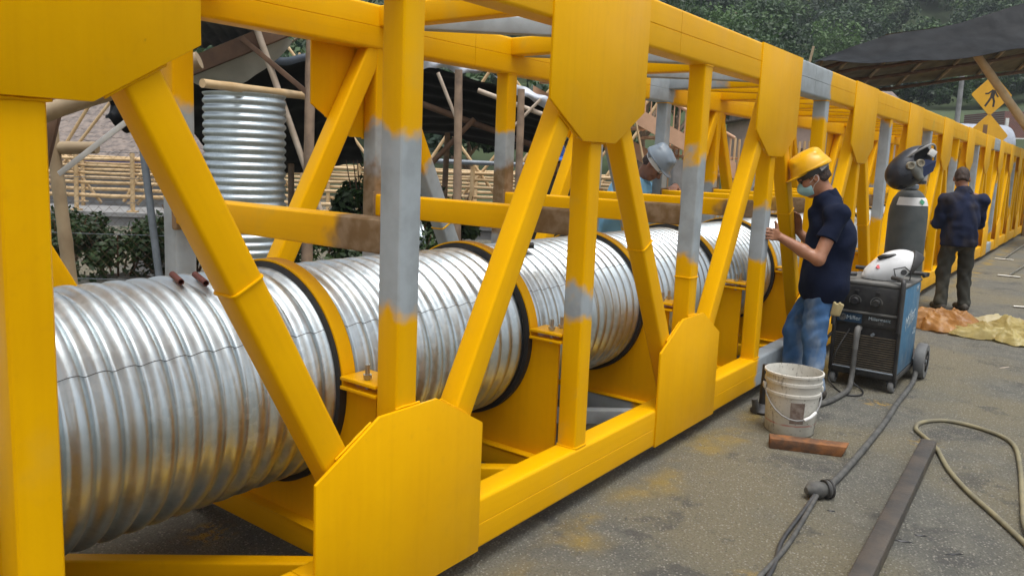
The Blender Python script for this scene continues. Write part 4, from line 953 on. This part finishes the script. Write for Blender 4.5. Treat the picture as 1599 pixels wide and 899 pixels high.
# --- welding machine: front faces -X, long side along +X
WX, WY = 5.93, -.465
wd = thing('welding_machine', 'blue and black wheeled welding machine with two dials standing beside the truss', 'welding machine', T(WX, WY, 0))
def w(name, me, m, parent=None, M=None): return link(name, me, parent or wd, M, m, local=True)
def wornblue():
    g = N('scratched_blue_enamel'); c = g.mix(g.mr(g.noise(4, 4), .3, .7), (.045, .17, .30), (.03, .125, .235))
    c = g.mix(g.math('MULTIPLY', g.mr(g.noise(9, 6, .7), .60, .66), .6), c, (.30, .36, .36)); c = g.mix(g.math('MULTIPLY', g.mr(g.noise(3, 4), .5, .7), .35), c, (.20, .18, .14))
    return g.out(c, g.mr(g.noise(7, 4), .3, .7, .35, .6))
M_WB = wornblue(); M_PANEL = mat('dusty_black_panel', (.022, .023, .024), (.05, .047, .042), .55, 0, 9, .1, 80)
M_GRIP = mat('grey_black_plastic', (.03, .031, .033), (.055, .053, .05), .5, 0, 12); M_DUST = mat('dusty_top', (.16, .155, .14), (.10, .10, .095), .75, 0, 9)
w('case', MB().box(.03, .62, -.222, .222, .125, .742).mesh('case', bevel=.012), M_WB)
w('lid', MB().box(.0, .635, -.226, .226, .744, .768).mesh('lid', bevel=.008), M_DUST)
w('base_tray', MB().box(.02, 1.16, -.225, .225, .085, .122).mesh('base_tray', bevel=.006), M_PANEL)
fp = MB()                                             # black moulded front with a recessed grille
for a in ((-.0, .028, -.226, -.203, .10, .742), (-.0, .028, .203, .226, .10, .742), (0, .028, -.202, .202, .455, .742), (0, .028, -.202, .202, .10, .135)): fp.box(*a)
w('front_frame', fp.mesh('front_frame', bevel=.004), M_PANEL)
w('front_recess', MB().box(.022, .029, -.2025, .2025, .136, .454).mesh('front_recess'), M_BLACK)
M_SLAT = mat('dusty_grille', (.16, .13, .09), (.09, .075, .055), .75, 0, 20)
for i in range(15): w('grille_slat', MB().box(.004, .020, -.20, .20, .148+i*.0165, .1535+i*.0165).mesh('grille_slat'), M_SLAT, M=None)
w('grille_bar', MB().tube([(-.006, -.205, .140), (-.006, .205, .140)], .007, 8).mesh('grille_bar', 60), M_GREYPIPE)
w('dial_panel', MB().box(-.006, -.0005, -.19, .19, .56, .728).mesh('dial_panel', bevel=.002), M_BLACK)
for y in (-.055, .085):
    d = w('dial', MB().lathe([(0, .030), (.022, .030), (.026, .024), (.028, 0)], 24, T(-.0065, y, .628) @ RY(-math.pi/2)).mesh('dial', 40), M_BLACK)
    w('dial_ring', MB().lathe([(.034, .0005), (.034, .003), (.041, .003), (.041, .0005)], 28, T(-.0065, y, .628) @ RY(-math.pi/2), rad(-100), rad(120)).mesh('dial_ring', 40), M_DUST, d)
for y in (-.06, .08): w('switch', MB().box(-.016, -.0062, y-.014, y+.014, .690, .708).mesh('switch', bevel=.002), M_BLACK)
w('trim_strip', MB().box(-.010, -.0008, -.198, .198, .540, .556).mesh('trim_strip', bevel=.002), M_DUST)
M_WORN = mat('worn_white_print', (.62, .66, .66), (.2, .3, .36), .6, 0, 30)
lg = w('name_plate', MB().box(-.004, -.0006, .03, .195, .470, .535).mesh('name_plate'), mat('dark_blue_plate', (.012, .035, .07), (.02, .05, .09), .5))
TX = lambda y, z, x=-.0052: Matrix(((0, 0, -1, x), (-1, 0, 0, y), (0, 1, 0, z), (0, 0, 0, 1)))
w('logo_disc', MB().lathe([(0, .001), (.026, .001), (.026, 0)], 28, T(-.0042, .160, .502) @ RY(-math.pi/2)).mesh('logo_disc', 40), M_DUST, lg)
w('logo_letter', text_mesh('M', .038), M_BLACK, lg, TX(.160, .502, -.0062)); w('lettering', text_mesh('Miller', .042), M_WORN, lg, TX(.085, .502))
mp = w('model_plate', MB().box(-.003, -.0006, -.19, .01, .470, .535).mesh('model_plate'), M_BLACK)
w('lettering', text_mesh('Millermatic', .032), M_WORN, mp, TX(-.085, .512, -.0040)); w('lettering', text_mesh('252', .026), M_DUST, mp, TX(-.095, .485, -.0040))
SX_ = lambda x, z, r=0: Matrix.Translation((x, -.2232, z)) @ RX(math.pi/2) @ RZ(r)
w('side_lettering', text_mesh('Miller', .15), M_WORN, None, SX_(.33, .50, rad(12))); w('side_lettering', text_mesh('MIG', .06), M_WORN, None, SX_(.5, .70)); w('side_lettering', text_mesh('252', .06), M_WORN, None, SX_(.52, .38))
for s in (-1, 1):                                     # front handles over the case
    w('handle', MB().tube(smooth_curve([(-.018, s*.215, .44), (-.026, s*.215, .62), (-.026, s*.215, .765), (-.005, s*.208, .80), (.06, s*.17, .805), (.10, s*.12, .805)], 6), .017, 10).mesh('handle', 60), M_GRIP)
w('rear_handle', MB().tube([(.56, -.24, .79), (.60, -.27, .80), (.60, .24, .80)], .016, 8).mesh('rear_handle', 60), M_GRIP)
def wheel(x, y, r, t, name):
    o = w(name, MB().lathe([(r*.62, -t/2), (r*.93, -t/2), (r, -t*.3), (r, t*.3), (r*.93, t/2), (r*.62, t/2)], 30, T(x, y, r) @ RX(math.pi/2)).mesh('tyre', 40), mat('grey_rubber_tyre', (.17, .175, .17), (.11, .11, .11), .8))
    w('rim', MB().lathe([(0, t*.42), (r*.2, t*.42), (r*.24, t*.2), (r*.6, t*.22), (r*.64, t*.4), (r*.64, -t*.4), (0, -t*.3)], 24, T(x, y, r) @ RX(math.pi/2)).mesh('rim', 40), M_BLACK, o)
    for k in range(5): w('spoke', MB().box(-.012, .012, -t*.46, -t*.2, r*.18, r*.62, T(x, y, r) @ RY(k*2*math.pi/5)).mesh('spoke'), M_GRIP, o)
    return o
for s in (-1, 1):
    wheel(.66, s*.275, .135, .07, 'rear_wheel')
    c = w('caster', MB().lathe([(.012, -.018), (.042, -.018), (.048, -.010), (.048, .010), (.042, .018), (.012, .018)], 20, T(.05, s*.195, .048) @ RX(math.pi/2)).mesh('caster', 40), M_CONC)
    w('fork', MB().box(.015, .085, s*.195-.03, s*.195+.03, .070, .086).box(.03, .07, s*.195-.028, s*.195-.022, .04, .07).box(.03, .07, s*.195+.022, s*.195+.028, .04, .07).mesh('fork', bevel=.002), M_BLACK, c)
w('axle', MB().tube([(.66, -.31, .135), (.66, .31, .135)], .014, 8).mesh('axle', 60), M_GREYPIPE)
w('torch_plug', MB().tube(smooth_curve([(.02, .045, .432), (-.035, .043, .425), (-.055, .043, .36), (-.058, .043, .29)], 6), [.022]*12+[.02]*7, 12).mesh('torch_plug', 60), mat('dusty_grey_plug', (.16, .155, .145), (.1, .1, .095), .7))
w('socket', MB().tube([(.02, -.05, .40), (-.02, -.05, .40)], .011, 10).mesh('socket', 60), M_GREYPIPE)
# --- gas cylinder on the tray
gc = thing('gas_cylinder', 'tall dark grey-green gas cylinder with a white shoulder label behind the welding machine', 'gas cylinder', T(6.95, -.475, .124))
CG = mat('scuffed_grey_green_paint', (.052, .062, .062), (.078, .086, .085), .5, 0, 7, .1, 40)
link('shell', MB().lathe([(0, 0), (.13, 0), (.142, .02), (.142, 1.08), (.136, 1.15), (.118, 1.215), (.088, 1.262), (.062, 1.282), (.045, 1.288), (.045, 1.335), (0, 1.335)], 40).mesh('shell', 50), gc, m=CG, local=True)
link('shoulder_label', MB().lathe([(.1360, 1.165), (.1300, 1.187), (.1205, 1.2165), (.112, 1.228)], 30, None, rad(150), rad(300)).mesh('shoulder_label', 60), gc, m=M_WHITE, local=True)
c45 = math.radians(-127)
link('hazard_diamond', MB().add([(0, 0, -.026), (.026, 0, 0), (0, 0, .026), (-.026, 0, 0)], [(0, 1, 2, 3)], T(.1315*math.cos(c45), .1315*math.sin(c45), 1.196) @ RZ(c45+math.pi/2) @ RX(rad(-19))).mesh('hazard_diamond'), gc, m=mat('label_green', (.06, .30, .16), (.05, .25, .13), .5), local=True)
link('neck_ring', MB().lathe([(.046, 1.29), (.058, 1.295), (.058, 1.325), (.046, 1.33)], 24).mesh('neck_ring', 40), gc, m=M_GREYPIPE, local=True)
link('valve', MB().lathe([(.02, 1.33), (.02, 1.40), (.03, 1.41), (.03, 1.44), (0, 1.44)], 16).mesh('valve', 40), gc, m=M_ZINC, local=True)
# --- black welding hood with respirator hung on the cylinder
U3 = Vector((CY, -SY, 0)); V3 = Vector((SY, CY, 0))
hm = tag(link('welding_hood', None, None, T(*uv(3.17, 6.08, 1.595)) @ RZ(-YAW) @ Matrix.Diagonal((.86, .86, .86, 1))), 'black welding hood with a grey respirator hung over the gas cylinder valve', 'welding hood')
f = Field((-.32, -.22, -.26), (.30, .24, .28), .006); Rh = Rm(0, rad(-38), 0)
Rq = Rm(0, rad(-42), 0); f.ell((-.03, 0, .0), (.215, .125, .150), Rq, 0).ell((-.13, -.01, -.10), (.085, .10, .085), None, .14).ell((.055, -.07, .055), (.150, .125, .118), Rq, .004, 'c').plane((.17, 0, .0), (.8, 0, -.5))
link('shell', f.mesh('shell'), hm, m=mat('glossy_black_shell', (.014, .016, .022), (.02, .022, .03), .32), local=True)
f = Field((-.22, -.26, -.16), (.14, .1, .14), .005); f.ell((-.055, -.11, -.03), (.062, .055, .075), Rh, 0).cap((-.055, -.13, -.05), (-.02, -.15, -.105), .035, .03, .03)
f.plane((0, -.06, 0), (0, 1, 0)); rp = link('respirator', f.mesh('respirator'), hm, m=mat('grey_green_rubber', (.13, .135, .12), (.09, .095, .085), .6), local=True)
for c in ((-.115, -.150, .0), (-.035, -.158, .024)): link('filter', MB().lathe([(0, .004), (.018, .004), (.019, .010), (.024, .012), (.032, .012), (.034, .006), (.034, -.02)], 24, T(*c) @ RX(math.pi/2)).mesh('filter', 25), rp, m=mat('filter_tan', (.26, .23, .17), (.2, .18, .13), .7), local=True)
link('blue_lining', MB().add([(.03, -.10, .06), (.13, -.10, .05), (.12, -.09, -.04), (.03, -.1, -.10), (-.0, -.12, -.02)], [(0, 1, 2, 3, 4)]).add([(.03, -.094, .06), (.13, -.094, .05), (.12, -.084, -.04), (.03, -.094, -.10), (-.0, -.114, -.02)], [(4, 3, 2, 1, 0)]).mesh('blue_lining'), hm, m=mat('navy_lining', (.02, .035, .09), (.03, .045, .11), .7), local=True)
link('head_strap', MB().tube(smooth_curve([(-.12, -.08, .07), (-.03, -.14, .15), (.07, -.13, .19), (.14, -.05, .12), (.16, -.02, .0)], 6), .010, 6).mesh('head_strap', 60), hm, m=M_CONC, local=True)
link('ratchet', MB().box(-.03, .03, -.16, -.13, .10, .16, RY(.5)).mesh('ratchet', bevel=.006), hm, m=M_WHITE, local=True)
link('valve_strap', MB().lathe([(.05, -.16), (.066, -.155), (.066, -.13), (.05, -.125)], 20, T(.055, .02, 0)).mesh('valve_strap', 50), hm, m=M_GRIP, local=True)
# --- white welding helmet on the machine
wh = tag(link('welding_helmet', None, None, T(6.20, -.55, .768) @ RZ(rad(112))), 'white welding helmet with black visor lying on top of the welding machine', 'welding helmet')
f = Field((-.24, -.20, -.02), (.26, .20, .28), .005); Rw = Rm(0, rad(24), 0)
f.ell((-.01, 0, .085), (.185, .128, .125), Rw, 0).ell((.11, 0, .045), (.10, .088, .055), Rw, .06).ell((.0, 0, .17), (.09, .085, .035), Rm(0, rad(18)), .03).ell((-.07, 0, .055), (.175, .108, .105), Rw, .01, 'c').plane((0, 0, .004), (0, 0, -1)); f.plane((-.115, 0, .1), (-1, 0, -.25))
link('shell', f.mesh('shell'), wh, m=mat('white_helmet_shell', (.74, .75, .75), (.66, .67, .67), .3), local=True)
f = Field((-.26, -.20, -.02), (.1, .20, .28), .006); f.ell((-.03, 0, .088), (.19, .137, .132), Rw, 0).ell((-.07, 0, .06), (.185, .118, .112), Rw, .01, 'c').plane((0, 0, .004), (0, 0, -1)); f.plane((-.088, 0, .1), (1, 0, .25))
link('rear_rim', f.mesh('rear_rim'), wh, m=M_BLACK, local=True)
def decal(name, c, r, m, n=20, tilt=-62):
    pts = [(r*math.cos(i*2*math.pi/n), r*math.sin(i*2*math.pi/n)) for i in range(n)]
    link(name, MB().prism(pts, -.012, .006).mesh(name, 40), wh, m=m, M=Matrix.Translation(c) @ RX(rad(tilt)), local=True)
decal('side_knob', (-.045, .124, .075), .020, M_BLACK, 20, -80)
vz = smooth_curve([(.11, .045, .158), (.085, .062, .172), (.05, .070, .176), (.015, .070, .182), (-.01, .066, .176)], 4)
link('visor', MB().tube(vz, .017, 10).mesh('visor', 60), wh, m=M_BLACK, local=True)
decal('red_badge', (.115, .088, .098), .016, mat('badge_red', (.6, .05, .06), (.5, .04, .05), .5), 6, -55)
link('side_panel', MB().tube([(-.09, .122, .020), (-.09, .128, .080), (-.05, .126, .115), (.02, .126, .095), (.0, .124, .025)], .004, 6).mesh('side_panel', 60), wh, m=M_BLACK, local=True)
# --- bucket
def bucketmat():
    g = N('stained_white_plastic'); z = g.xyz()[2]; c = g.mix(g.mr(g.noise(7, 5), .35, .65), (.60, .585, .52), (.48, .465, .41))
    c = g.mix(g.math('MULTIPLY', g.mr(g.noise(24, 6, .7, co=g.scaled((1, 1, .35))), .56, .68), .8), c, (.17, .15, .12)); c = g.mix(g.math('MULTIPLY', g.mr(g.noise(70, 4), .62, .7), .7), c, (.06, .055, .05))
    band = g.math('MULTIPLY', g.mr(g.math('ABSOLUTE', g.math('SUBTRACT', z, g.math('ADD', .060, g.math('MULTIPLY', g.noise(6, 3), .02)))), .007, .002), g.mr(g.noise(14, 4), .38, .55))
    c = g.mix(g.math('MULTIPLY', band, .6), c, (.50, .09, .06)); return g.out(c, .55)
bk = thing('paint_bucket', 'dirty white plastic bucket with a wire handle standing behind the rusty steel offcut', 'bucket', T(4.635, -.375, .0))
M_BK = bucketmat()
link('body', MB().lathe([(0, .0), (.130, .0), (.138, .008), (.150, .235), (.157, .237), (.157, .252), (.151, .256), (.154, .300), (.161, .302), (.161, .318), (.155, .322), (.158, .352), (.166, .354), (.166, .366), (.157, .368), (.153, .35), (.133, .015), (0, .012)], 48).mesh('body', 45), bk, m=M_BK, local=True)
hp = [(-.158*math.cos(t*math.pi/12), -.162*math.sin(t*math.pi/12)*1.02-.004, .262-.150*math.sin(t*math.pi/12)) for t in range(13)]
bz = RZ(rad(-62)); hd_ = link('handle', MB().tube([bz @ Vector(q) for q in hp], .0045, 8).mesh('handle', 60), bk, m=M_CONC, local=True)
link('grip', MB().tube([bz @ Vector(q) for q in hp[7:10]], .010, 10).mesh('grip', 60), hd_, m=M_WHITE, local=True)
for s in (-1, 1): link('handle_lug', MB().box(-.02, .02, -.008, .008, -.016, .016).mesh('handle_lug', bevel=.003), bk, M=bz @ T(s*.160, 0, .268) @ RZ(math.pi/2), m=M_BK, local=True)
sm = MB()
for i in range(7):
    for j in range(2):
        a = rad(-165+i*5); z = .085+j*.125; r_ = .1425+z*.042
        sm.V.append((r_*math.cos(a), r_*math.sin(a), z))
sm.F = [(2*i, 2*i+2, 2*i+3, 2*i+1) for i in range(6)]
link('brown_smear', sm.mesh('brown_smear', 60), bk, m=mat('brown_stain', (.12, .08, .06), (.22, .18, .15), .7, 0, 30), local=True)
# --- ground litter
a, b = Vector((4.285, -.375, 0)), Vector((4.435, -.735, 0)); dx = (b-a).normalized()
tag(link('steel_offcut', MB().add([(0, -.045, 0), (.37, -.045, 0), (.40, .045, 0), (0, .045, 0), (0, -.045, .058), (.39, -.045, .058), (.42, .045, .058), (0, .045, .058)], [(3, 2, 1, 0), (4, 5, 6, 7), (0, 1, 5, 4), (1, 2, 6, 5), (2, 3, 7, 6), (3, 0, 4, 7)]).mesh('offcut', bevel=.004), None, T(*a) @ RZ(math.atan2(dx.y, dx.x)), M_RUST), 'short rusty orange steel offcut lying in front of the white bucket', 'steel offcut')
a, b = Vector((2.0, -1.185, .0)), Vector((4.83, -1.077, 0)); dx = (b-a).normalized()
sq = MB(); o_, i_ = rrect(.078, .068, .008), rrect(.068, .058, .005); nn = len(o_); Ls = (b-a).length
V_ = [(x, y+.034, z) for z in (0, Ls) for q in (o_, i_) for x, y in q]; F_ = []
for k in range(nn):
    k2 = (k+1) % nn; F_ += [(k, k2, 2*nn+k2, 2*nn+k), (nn+k2, nn+k, 3*nn+k, 3*nn+k2), (k2, k, nn+k, nn+k2), (2*nn+k, 2*nn+k2, 3*nn+k2, 3*nn+k)]
sqm = mesh('tube', V_, F_, 30); Mx = Matrix.Translation(a) @ RZ(math.atan2(dx.y, dx.x)) @ Matrix(((0, 0, 1, 0), (-1, 0, 0, 0), (0, 1, 0, 0), (0, 0, 0, 1)))
tag(link('square_tube', sqm, None, Mx, M_DARKSTEEL), 'long bare dark steel square tube lying on the asphalt', 'steel tube')
M_CABLE = mat('dusty_black_cable', (.05, .05, .048), (.10, .098, .088), .7, 0, 20); M_HOSE = mat('dusty_yellow_hose', (.24, .21, .12), (.16, .145, .095), .65, 0, 9)
def cable(name, label, pts, r, m, cat='cable'):
    P_ = smooth_curve(pts, 8); o = tag(link(name, MB().tube([p-Vector(pts[0]) for p in P_], r, 10).mesh(name, 60), None, Matrix.Translation(pts[0]), m), label, cat); return o
cable('power_cable', 'thick grey cable running from the welding machine to the round plug', [(6.56, -.71, .16), (6.45, -.73, .05), (6.2, -.745, .018), (5.6, -.765, .018), (5.13, -.79, .018), (4.44, -.806, .018), (3.93, -.806, .018), (3.80, -.80, .03)], .0175, M_CABLE)
pl = thing('cable_plug', 'round black cable connector lying on the asphalt', 'plug', T(3.745, -.795, .042) @ RZ(rad(-38)))
link('body', MB().lathe([(0, -.075), (.016, -.075), (.030, -.06), (.040, -.045), (.040, .0), (.034, .004), (.034, .022), (.041, .026), (.041, .05), (.03, .065), (.018, .075), (0, .075)], 24).mesh('body', 40), pl, M=RY(math.pi/2), m=M_CABLE, local=True)
for x in (.026, .05): link('ridge', MB().lathe([(.041, -.006), (.045, -.004), (.045, .004), (.041, .006)], 24).mesh('ridge', 40), pl, M=T(x, 0, 0) @ RY(math.pi/2), m=M_BLACK, local=True)
cable('thin_cable', 'thin grey cable running from the round plug, with a pale worn sheath', [(3.68, -.80, .035), (3.60, -.80, .012), (3.46, -.812, .011), (3.13, -.838, .011), (2.84, -.838, .011), (2.3, -.82, .011)], .0105, M_CABLE)
cable('thin_cable', 'thin black cable running from the round plug beside the grey one', [(3.68, -.79, .035), (3.58, -.785, .012), (3.44, -.792, .011), (3.16, -.808, .011), (2.84, -.862, .011), (2.3, -.87, .011)], .0095, M_GRIP)
cable('air_hose', 'dusty yellow hose looping on the asphalt beside the square tube', [(3.3, -1.83, .013), (3.70, -1.67, .013), (4.04, -1.491, .013), (4.31, -1.333, .013), (4.576, -1.213, .013), (4.86, -1.12, .013), (5.04, -1.03, .013), (5.18, -.958, .013), (5.35, -.965, .013), (5.50, -1.084, .013), (5.46, -1.294, .013), (5.30, -1.438, .013), (4.91, -1.504, .013), (4.32, -1.559, .013), (3.95, -1.60, .026), (3.5, -1.75, .013)], .0125, M_HOSE, 'hose')
cable('torch_cable', 'thick grey welding torch cable drooping from the front of the welding machine', [(5.872, -.422, .30), (5.868, -.422, .20), (5.84, -.425, .09), (5.74, -.435, .028), (5.55, -.425, .020), (5.33, -.40, .020), (5.1, -.33, .020), (4.95, -.25, .02)], .0185, M_CABLE)
cable('ground_lead', 'thin black lead curling on the asphalt below the welding machine', [(5.94, -.36, .42), (5.86, -.30, .25), (5.88, -.26, .06), (5.80, -.33, .008), (5.66, -.44, .008), (5.72, -.52, .008), (5.86, -.50, .008), (5.9, -.42, .05), (5.93, -.40, .14)], .006, M_BLACK)
cable('gas_hose', 'black hose passing behind the welding machine to the truss', [(5.96, -.26, .40), (5.90, -.20, .30), (5.86, -.14, .16), (5.78, -.11, .04), (5.70, -.10, .012)], .011, M_BLACK, 'hose')
jk = thing('trestle_jack', 'black steel jack stand below the grey part of the chord', 'jack', T(4.865, -.135, 0))
link('base', MB().lathe([(0, 0), (.07, 0), (.075, .015), (.05, .04), (.035, .06), (0, .06)], 20).mesh('base', 40), jk, m=M_BLACK, local=True)
link('column', pole_mesh((0, 0, .05), (.0, .0, .31), .026, .022), jk, m=M_BLACK, local=True); link('screw', pole_mesh((-.055, .02, .01), (-.075, .03, .10), .022, .02), jk, m=M_CABLE, local=True)
def crumple(name, label, c, rx, ry, h, rot, m, seed):
    q = np.random.default_rng(seed); n = 70; V = []; F = []
    K = [(q.uniform(0, 6.3), q.uniform(1.5, 3.4), q.uniform(0, 6.3)) for _ in range(4)]; K2 = [(q.uniform(0, 6.3), q.uniform(6, 11), q.uniform(0, 6.3)) for _ in range(5)]
    for j in range(n+1):
        for i in range(n+1):
            x, y = 2*i/n-1, 2*j/n-1; e = (x*x+y*y)**.5+1e-6; s = max(abs(x), abs(y))/e; X_, Y_ = x*s, y*s; r = e*s; t = math.atan2(y, x)
            wx = X_+.25*math.sin(2.3*Y_+seed); wy = Y_+.25*math.sin(2.9*X_+2*seed); big = 0; sm_ = 0
            for an, fr, ph in K: big += 1-abs(math.sin(fr*(wx*math.cos(an)+wy*math.sin(an))+ph))
            for an, fr, ph in K2: sm_ += (1-abs(math.sin(fr*(wx*math.cos(an)+wy*math.sin(an))+ph+1.5*big)))**2
            rim = 1+.20*math.sin(3*t+seed)+.10*math.sin(7*t+2*seed)+.05*math.sin(17*t)
            V.append((X_*rx*rim, Y_*ry*rim, h*max(0, 1-r**3)*(.10+.26*big)*.9+h*.085*sm_*(1-.6*r**4)+.004))
    for j in range(n):
        for i in range(n): a_ = j*(n+1)+i; F.append((a_, a_+1, a_+n+2, a_+n+1))
    return tag(link(name, mesh(name, V, F, 70), None, T(*c) @ RZ(rot), m), label, 'plastic sheet')
def film(name, c1, c2):
    g = N(name); g.bump(g.noise(18, 5, .6, dist=1), .5, .02); 
    c = g.mix(g.mr(g.noise(5, 5), .35, .65), c1, c2); g.out(c, .35, 0., **{'Specular IOR Level': .5})
    tr = g.n('ShaderNodeBsdfTranslucent'); g.put(tr.inputs[0], c); ms = g.n('ShaderNodeMixShader'); ms.inputs[0].default_value = .35
    g.t.links.new(g.b.outputs[0], ms.inputs[1]); g.t.links.new(tr.outputs[0], ms.inputs[2]); g.t.links.new(ms.outputs[0], g.t.nodes['Material Output'].inputs[0]); return g.m
crumple('brown_plastic_sheet', 'crumpled amber brown plastic sheet lying on the asphalt behind the welding machine', (9.0, -.50, 0), .36, .52, .30, rad(20), film('amber_film', (.52, .27, .085), (.34, .155, .045)), 3)
crumple('yellow_plastic_sheet', 'crumpled pale yellow plastic sheet lying beside the amber one', (8.85, -1.13, 0), .34, .48, .27, rad(-8), film('pale_yellow_film', (.56, .47, .19), (.44, .34, .12)), 8)
crumple('cream_plastic_sheet', 'flat cream plastic sheet spread behind the crumpled pale yellow one', (9.35, -.90, 0), .28, .62, .16, rad(8), film('cream_film', (.60, .52, .30), (.5, .42, .22)), 12)
crumple('cream_plastic_scrap', 'low cream plastic scrap trailing from the pale yellow sheet', (8.75, -1.62, 0), .26, .40, .13, rad(-5), film('cream_film_b', (.60, .53, .30), (.48, .40, .2)), 15)
def bar(p, q, r=.012): return MB().tube([p, q], r, 8)
for i, (x, y0_, y1_, x2, y2) in enumerate(((14.62, -.50, -.80, 17.0, -.74), (17.64, -.17, -.47, 22.2, -.35))):
    fr = thing('steel_bar_frame', ['thin T-shaped steel bar frame lying on the asphalt beside the truss', 'thin T-shaped steel bar frame lying close along the truss'][i], 'steel frame', T(x, (y0_+y1_)/2, .014))
    link('cross_bar', bar((0, y0_-(y0_+y1_)/2, 0), (0, y1_-(y0_+y1_)/2, 0), .014).mesh('cross_bar', 60), fr, m=M_ZINC, local=True)
    link('long_bar', bar((.0, 0, .022), (x2-x, y2-(y0_+y1_)/2, .022), .012).mesh('long_bar', 60), fr, m=M_ZINC, local=True)
tag(link('steel_rod', bar((0, 0, 0), (.25, -.6, 0)).mesh('steel_rod', 60), None, T(11.17, -.98, .014), M_ZINC), 'short steel rod lying on the asphalt', 'rod')
M_COP = mat('red_oxide_tube', (.13, .03, .018), (.07, .022, .016), .5, .2)
for i, (p, q) in enumerate((((1.335, .580, 1.100), (1.352, .66, 1.114)), ((1.400, .545, 1.094), (1.42, .64, 1.110)))):
    d = Vector(q)-Vector(p); tb = MB(); Mq = frame((0, 0, 0), d, (0, 0, 1))
    tb.lathe([(.007, 0), (.0105, 0), (.0105, d.length), (.007, d.length), (.007, 0)], 14, Mq)
    tag(link('red_tube', tb.mesh('red_tube', 40), None, T(*p), M_COP), 'thin red oxide steel tube lying across the top of the corrugated pipe', 'tube', 'red tubes on the pipe')
tag(link('black_clamp', MB().box(-.05, .05, -.018, .018, 0, .022).box(-.06, -.03, -.024, .024, -.004, .018).mesh('black_clamp', bevel=.003), None, T(3.16, .56, 1.095) @ RZ(rad(-50)) @ RX(rad(14)), M_BLACK), 'small black clamp lying on top of the corrugated pipe', 'clamp')
for i, (x, y, l, a_, lab) in enumerate(((3.53, -1.195, .085, -72, 'thin dark sliver lying right beside the square tube'), (3.64, -1.24, .06, -68, 'short dark sliver lying between the square tube and the hose'), (3.55, -1.38, .09, -48, 'longer dark sliver lying under the hose loop'), (3.63, -.88, .04, -75, 'tiny dark sliver lying near the round plug'), (7.49, -1.21, .14, 150, 'dry leaf lying on the asphalt in front of the plastic sheets'))):
    tag(link('debris_sliver', MB().add([(-l/2, 0, .001), (-l*.1, -.006, .001), (l/2, .002, .001), (l*.05, .006, .001), (-l*.3, .0, .006), (l*.25, .001, .007)], [(0, 1, 4), (1, 5, 4), (1, 2, 5), (2, 3, 5), (3, 4, 5), (3, 0, 4), (0, 3, 2, 1)]).mesh('sliver'), None, T(x, y, 0) @ RZ(rad(a_)), M_BLACK if i < 4 else M_PALEW), lab, 'debris')
q = np.random.default_rng(5); PV = []; PF = []; nb = 0
oct_ = np.array([(1, 0, 0), (-1, 0, 0), (0, 1, 0), (0, -1, 0), (0, 0, 1), (0, 0, -.4)]); of = np.array([(0, 2, 4), (2, 1, 4), (1, 3, 4), (3, 0, 4), (2, 0, 5), (1, 2, 5), (3, 1, 5), (0, 3, 5)])
for i in range(7000):
    x = q.uniform(1.6, 12) if i % 3 else q.uniform(1.2, 5.5); y = q.uniform(-2.6, 1.5); s = q.uniform(.0016, .0048)*(1+(i % 97 == 0)*1.2)
    an = q.uniform(0, 6.3); R_ = np.array([(math.cos(an), -math.sin(an), 0), (math.sin(an), math.cos(an), 0), (0, 0, 1)])
    PV.append((oct_*q.uniform(.6, 1.3, (6, 3))*s)@R_.T+(x, y, s*.3)); PF.append(of+nb); nb += 6
g = N('stone_grit'); geo = g.n('ShaderNodeNewGeometry'); M_GRIT = g.out(g.mix(geo.outputs['Random Per Island'], (.10, .095, .085), (.34, .32, .27)), .9)
kind(link('loose_grit', mesh('loose_grit', np.concatenate(PV), np.concatenate(PF)), m=M_GRIT), 'stuff')
# ------------------------------------------------------------------ thin valley haze
hz = bpy.data.materials.new('valley_haze'); hz.use_nodes = True; ht = hz.node_tree; ht.nodes.clear()
pv = ht.nodes.new('ShaderNodeVolumePrincipled'); pv.inputs['Color'].default_value = (.86, .92, 1.0, 1); pv.inputs['Density'].default_value = .0007; pv.inputs['Anisotropy'].default_value = .2
ho = ht.nodes.new('ShaderNodeOutputMaterial'); ht.links.new(pv.outputs[0], ho.inputs['Volume'])
kind(link('haze', MB().box(-160, 330, -130, 330, -2.8, 66).mesh('haze'), m=hz), 'stuff')
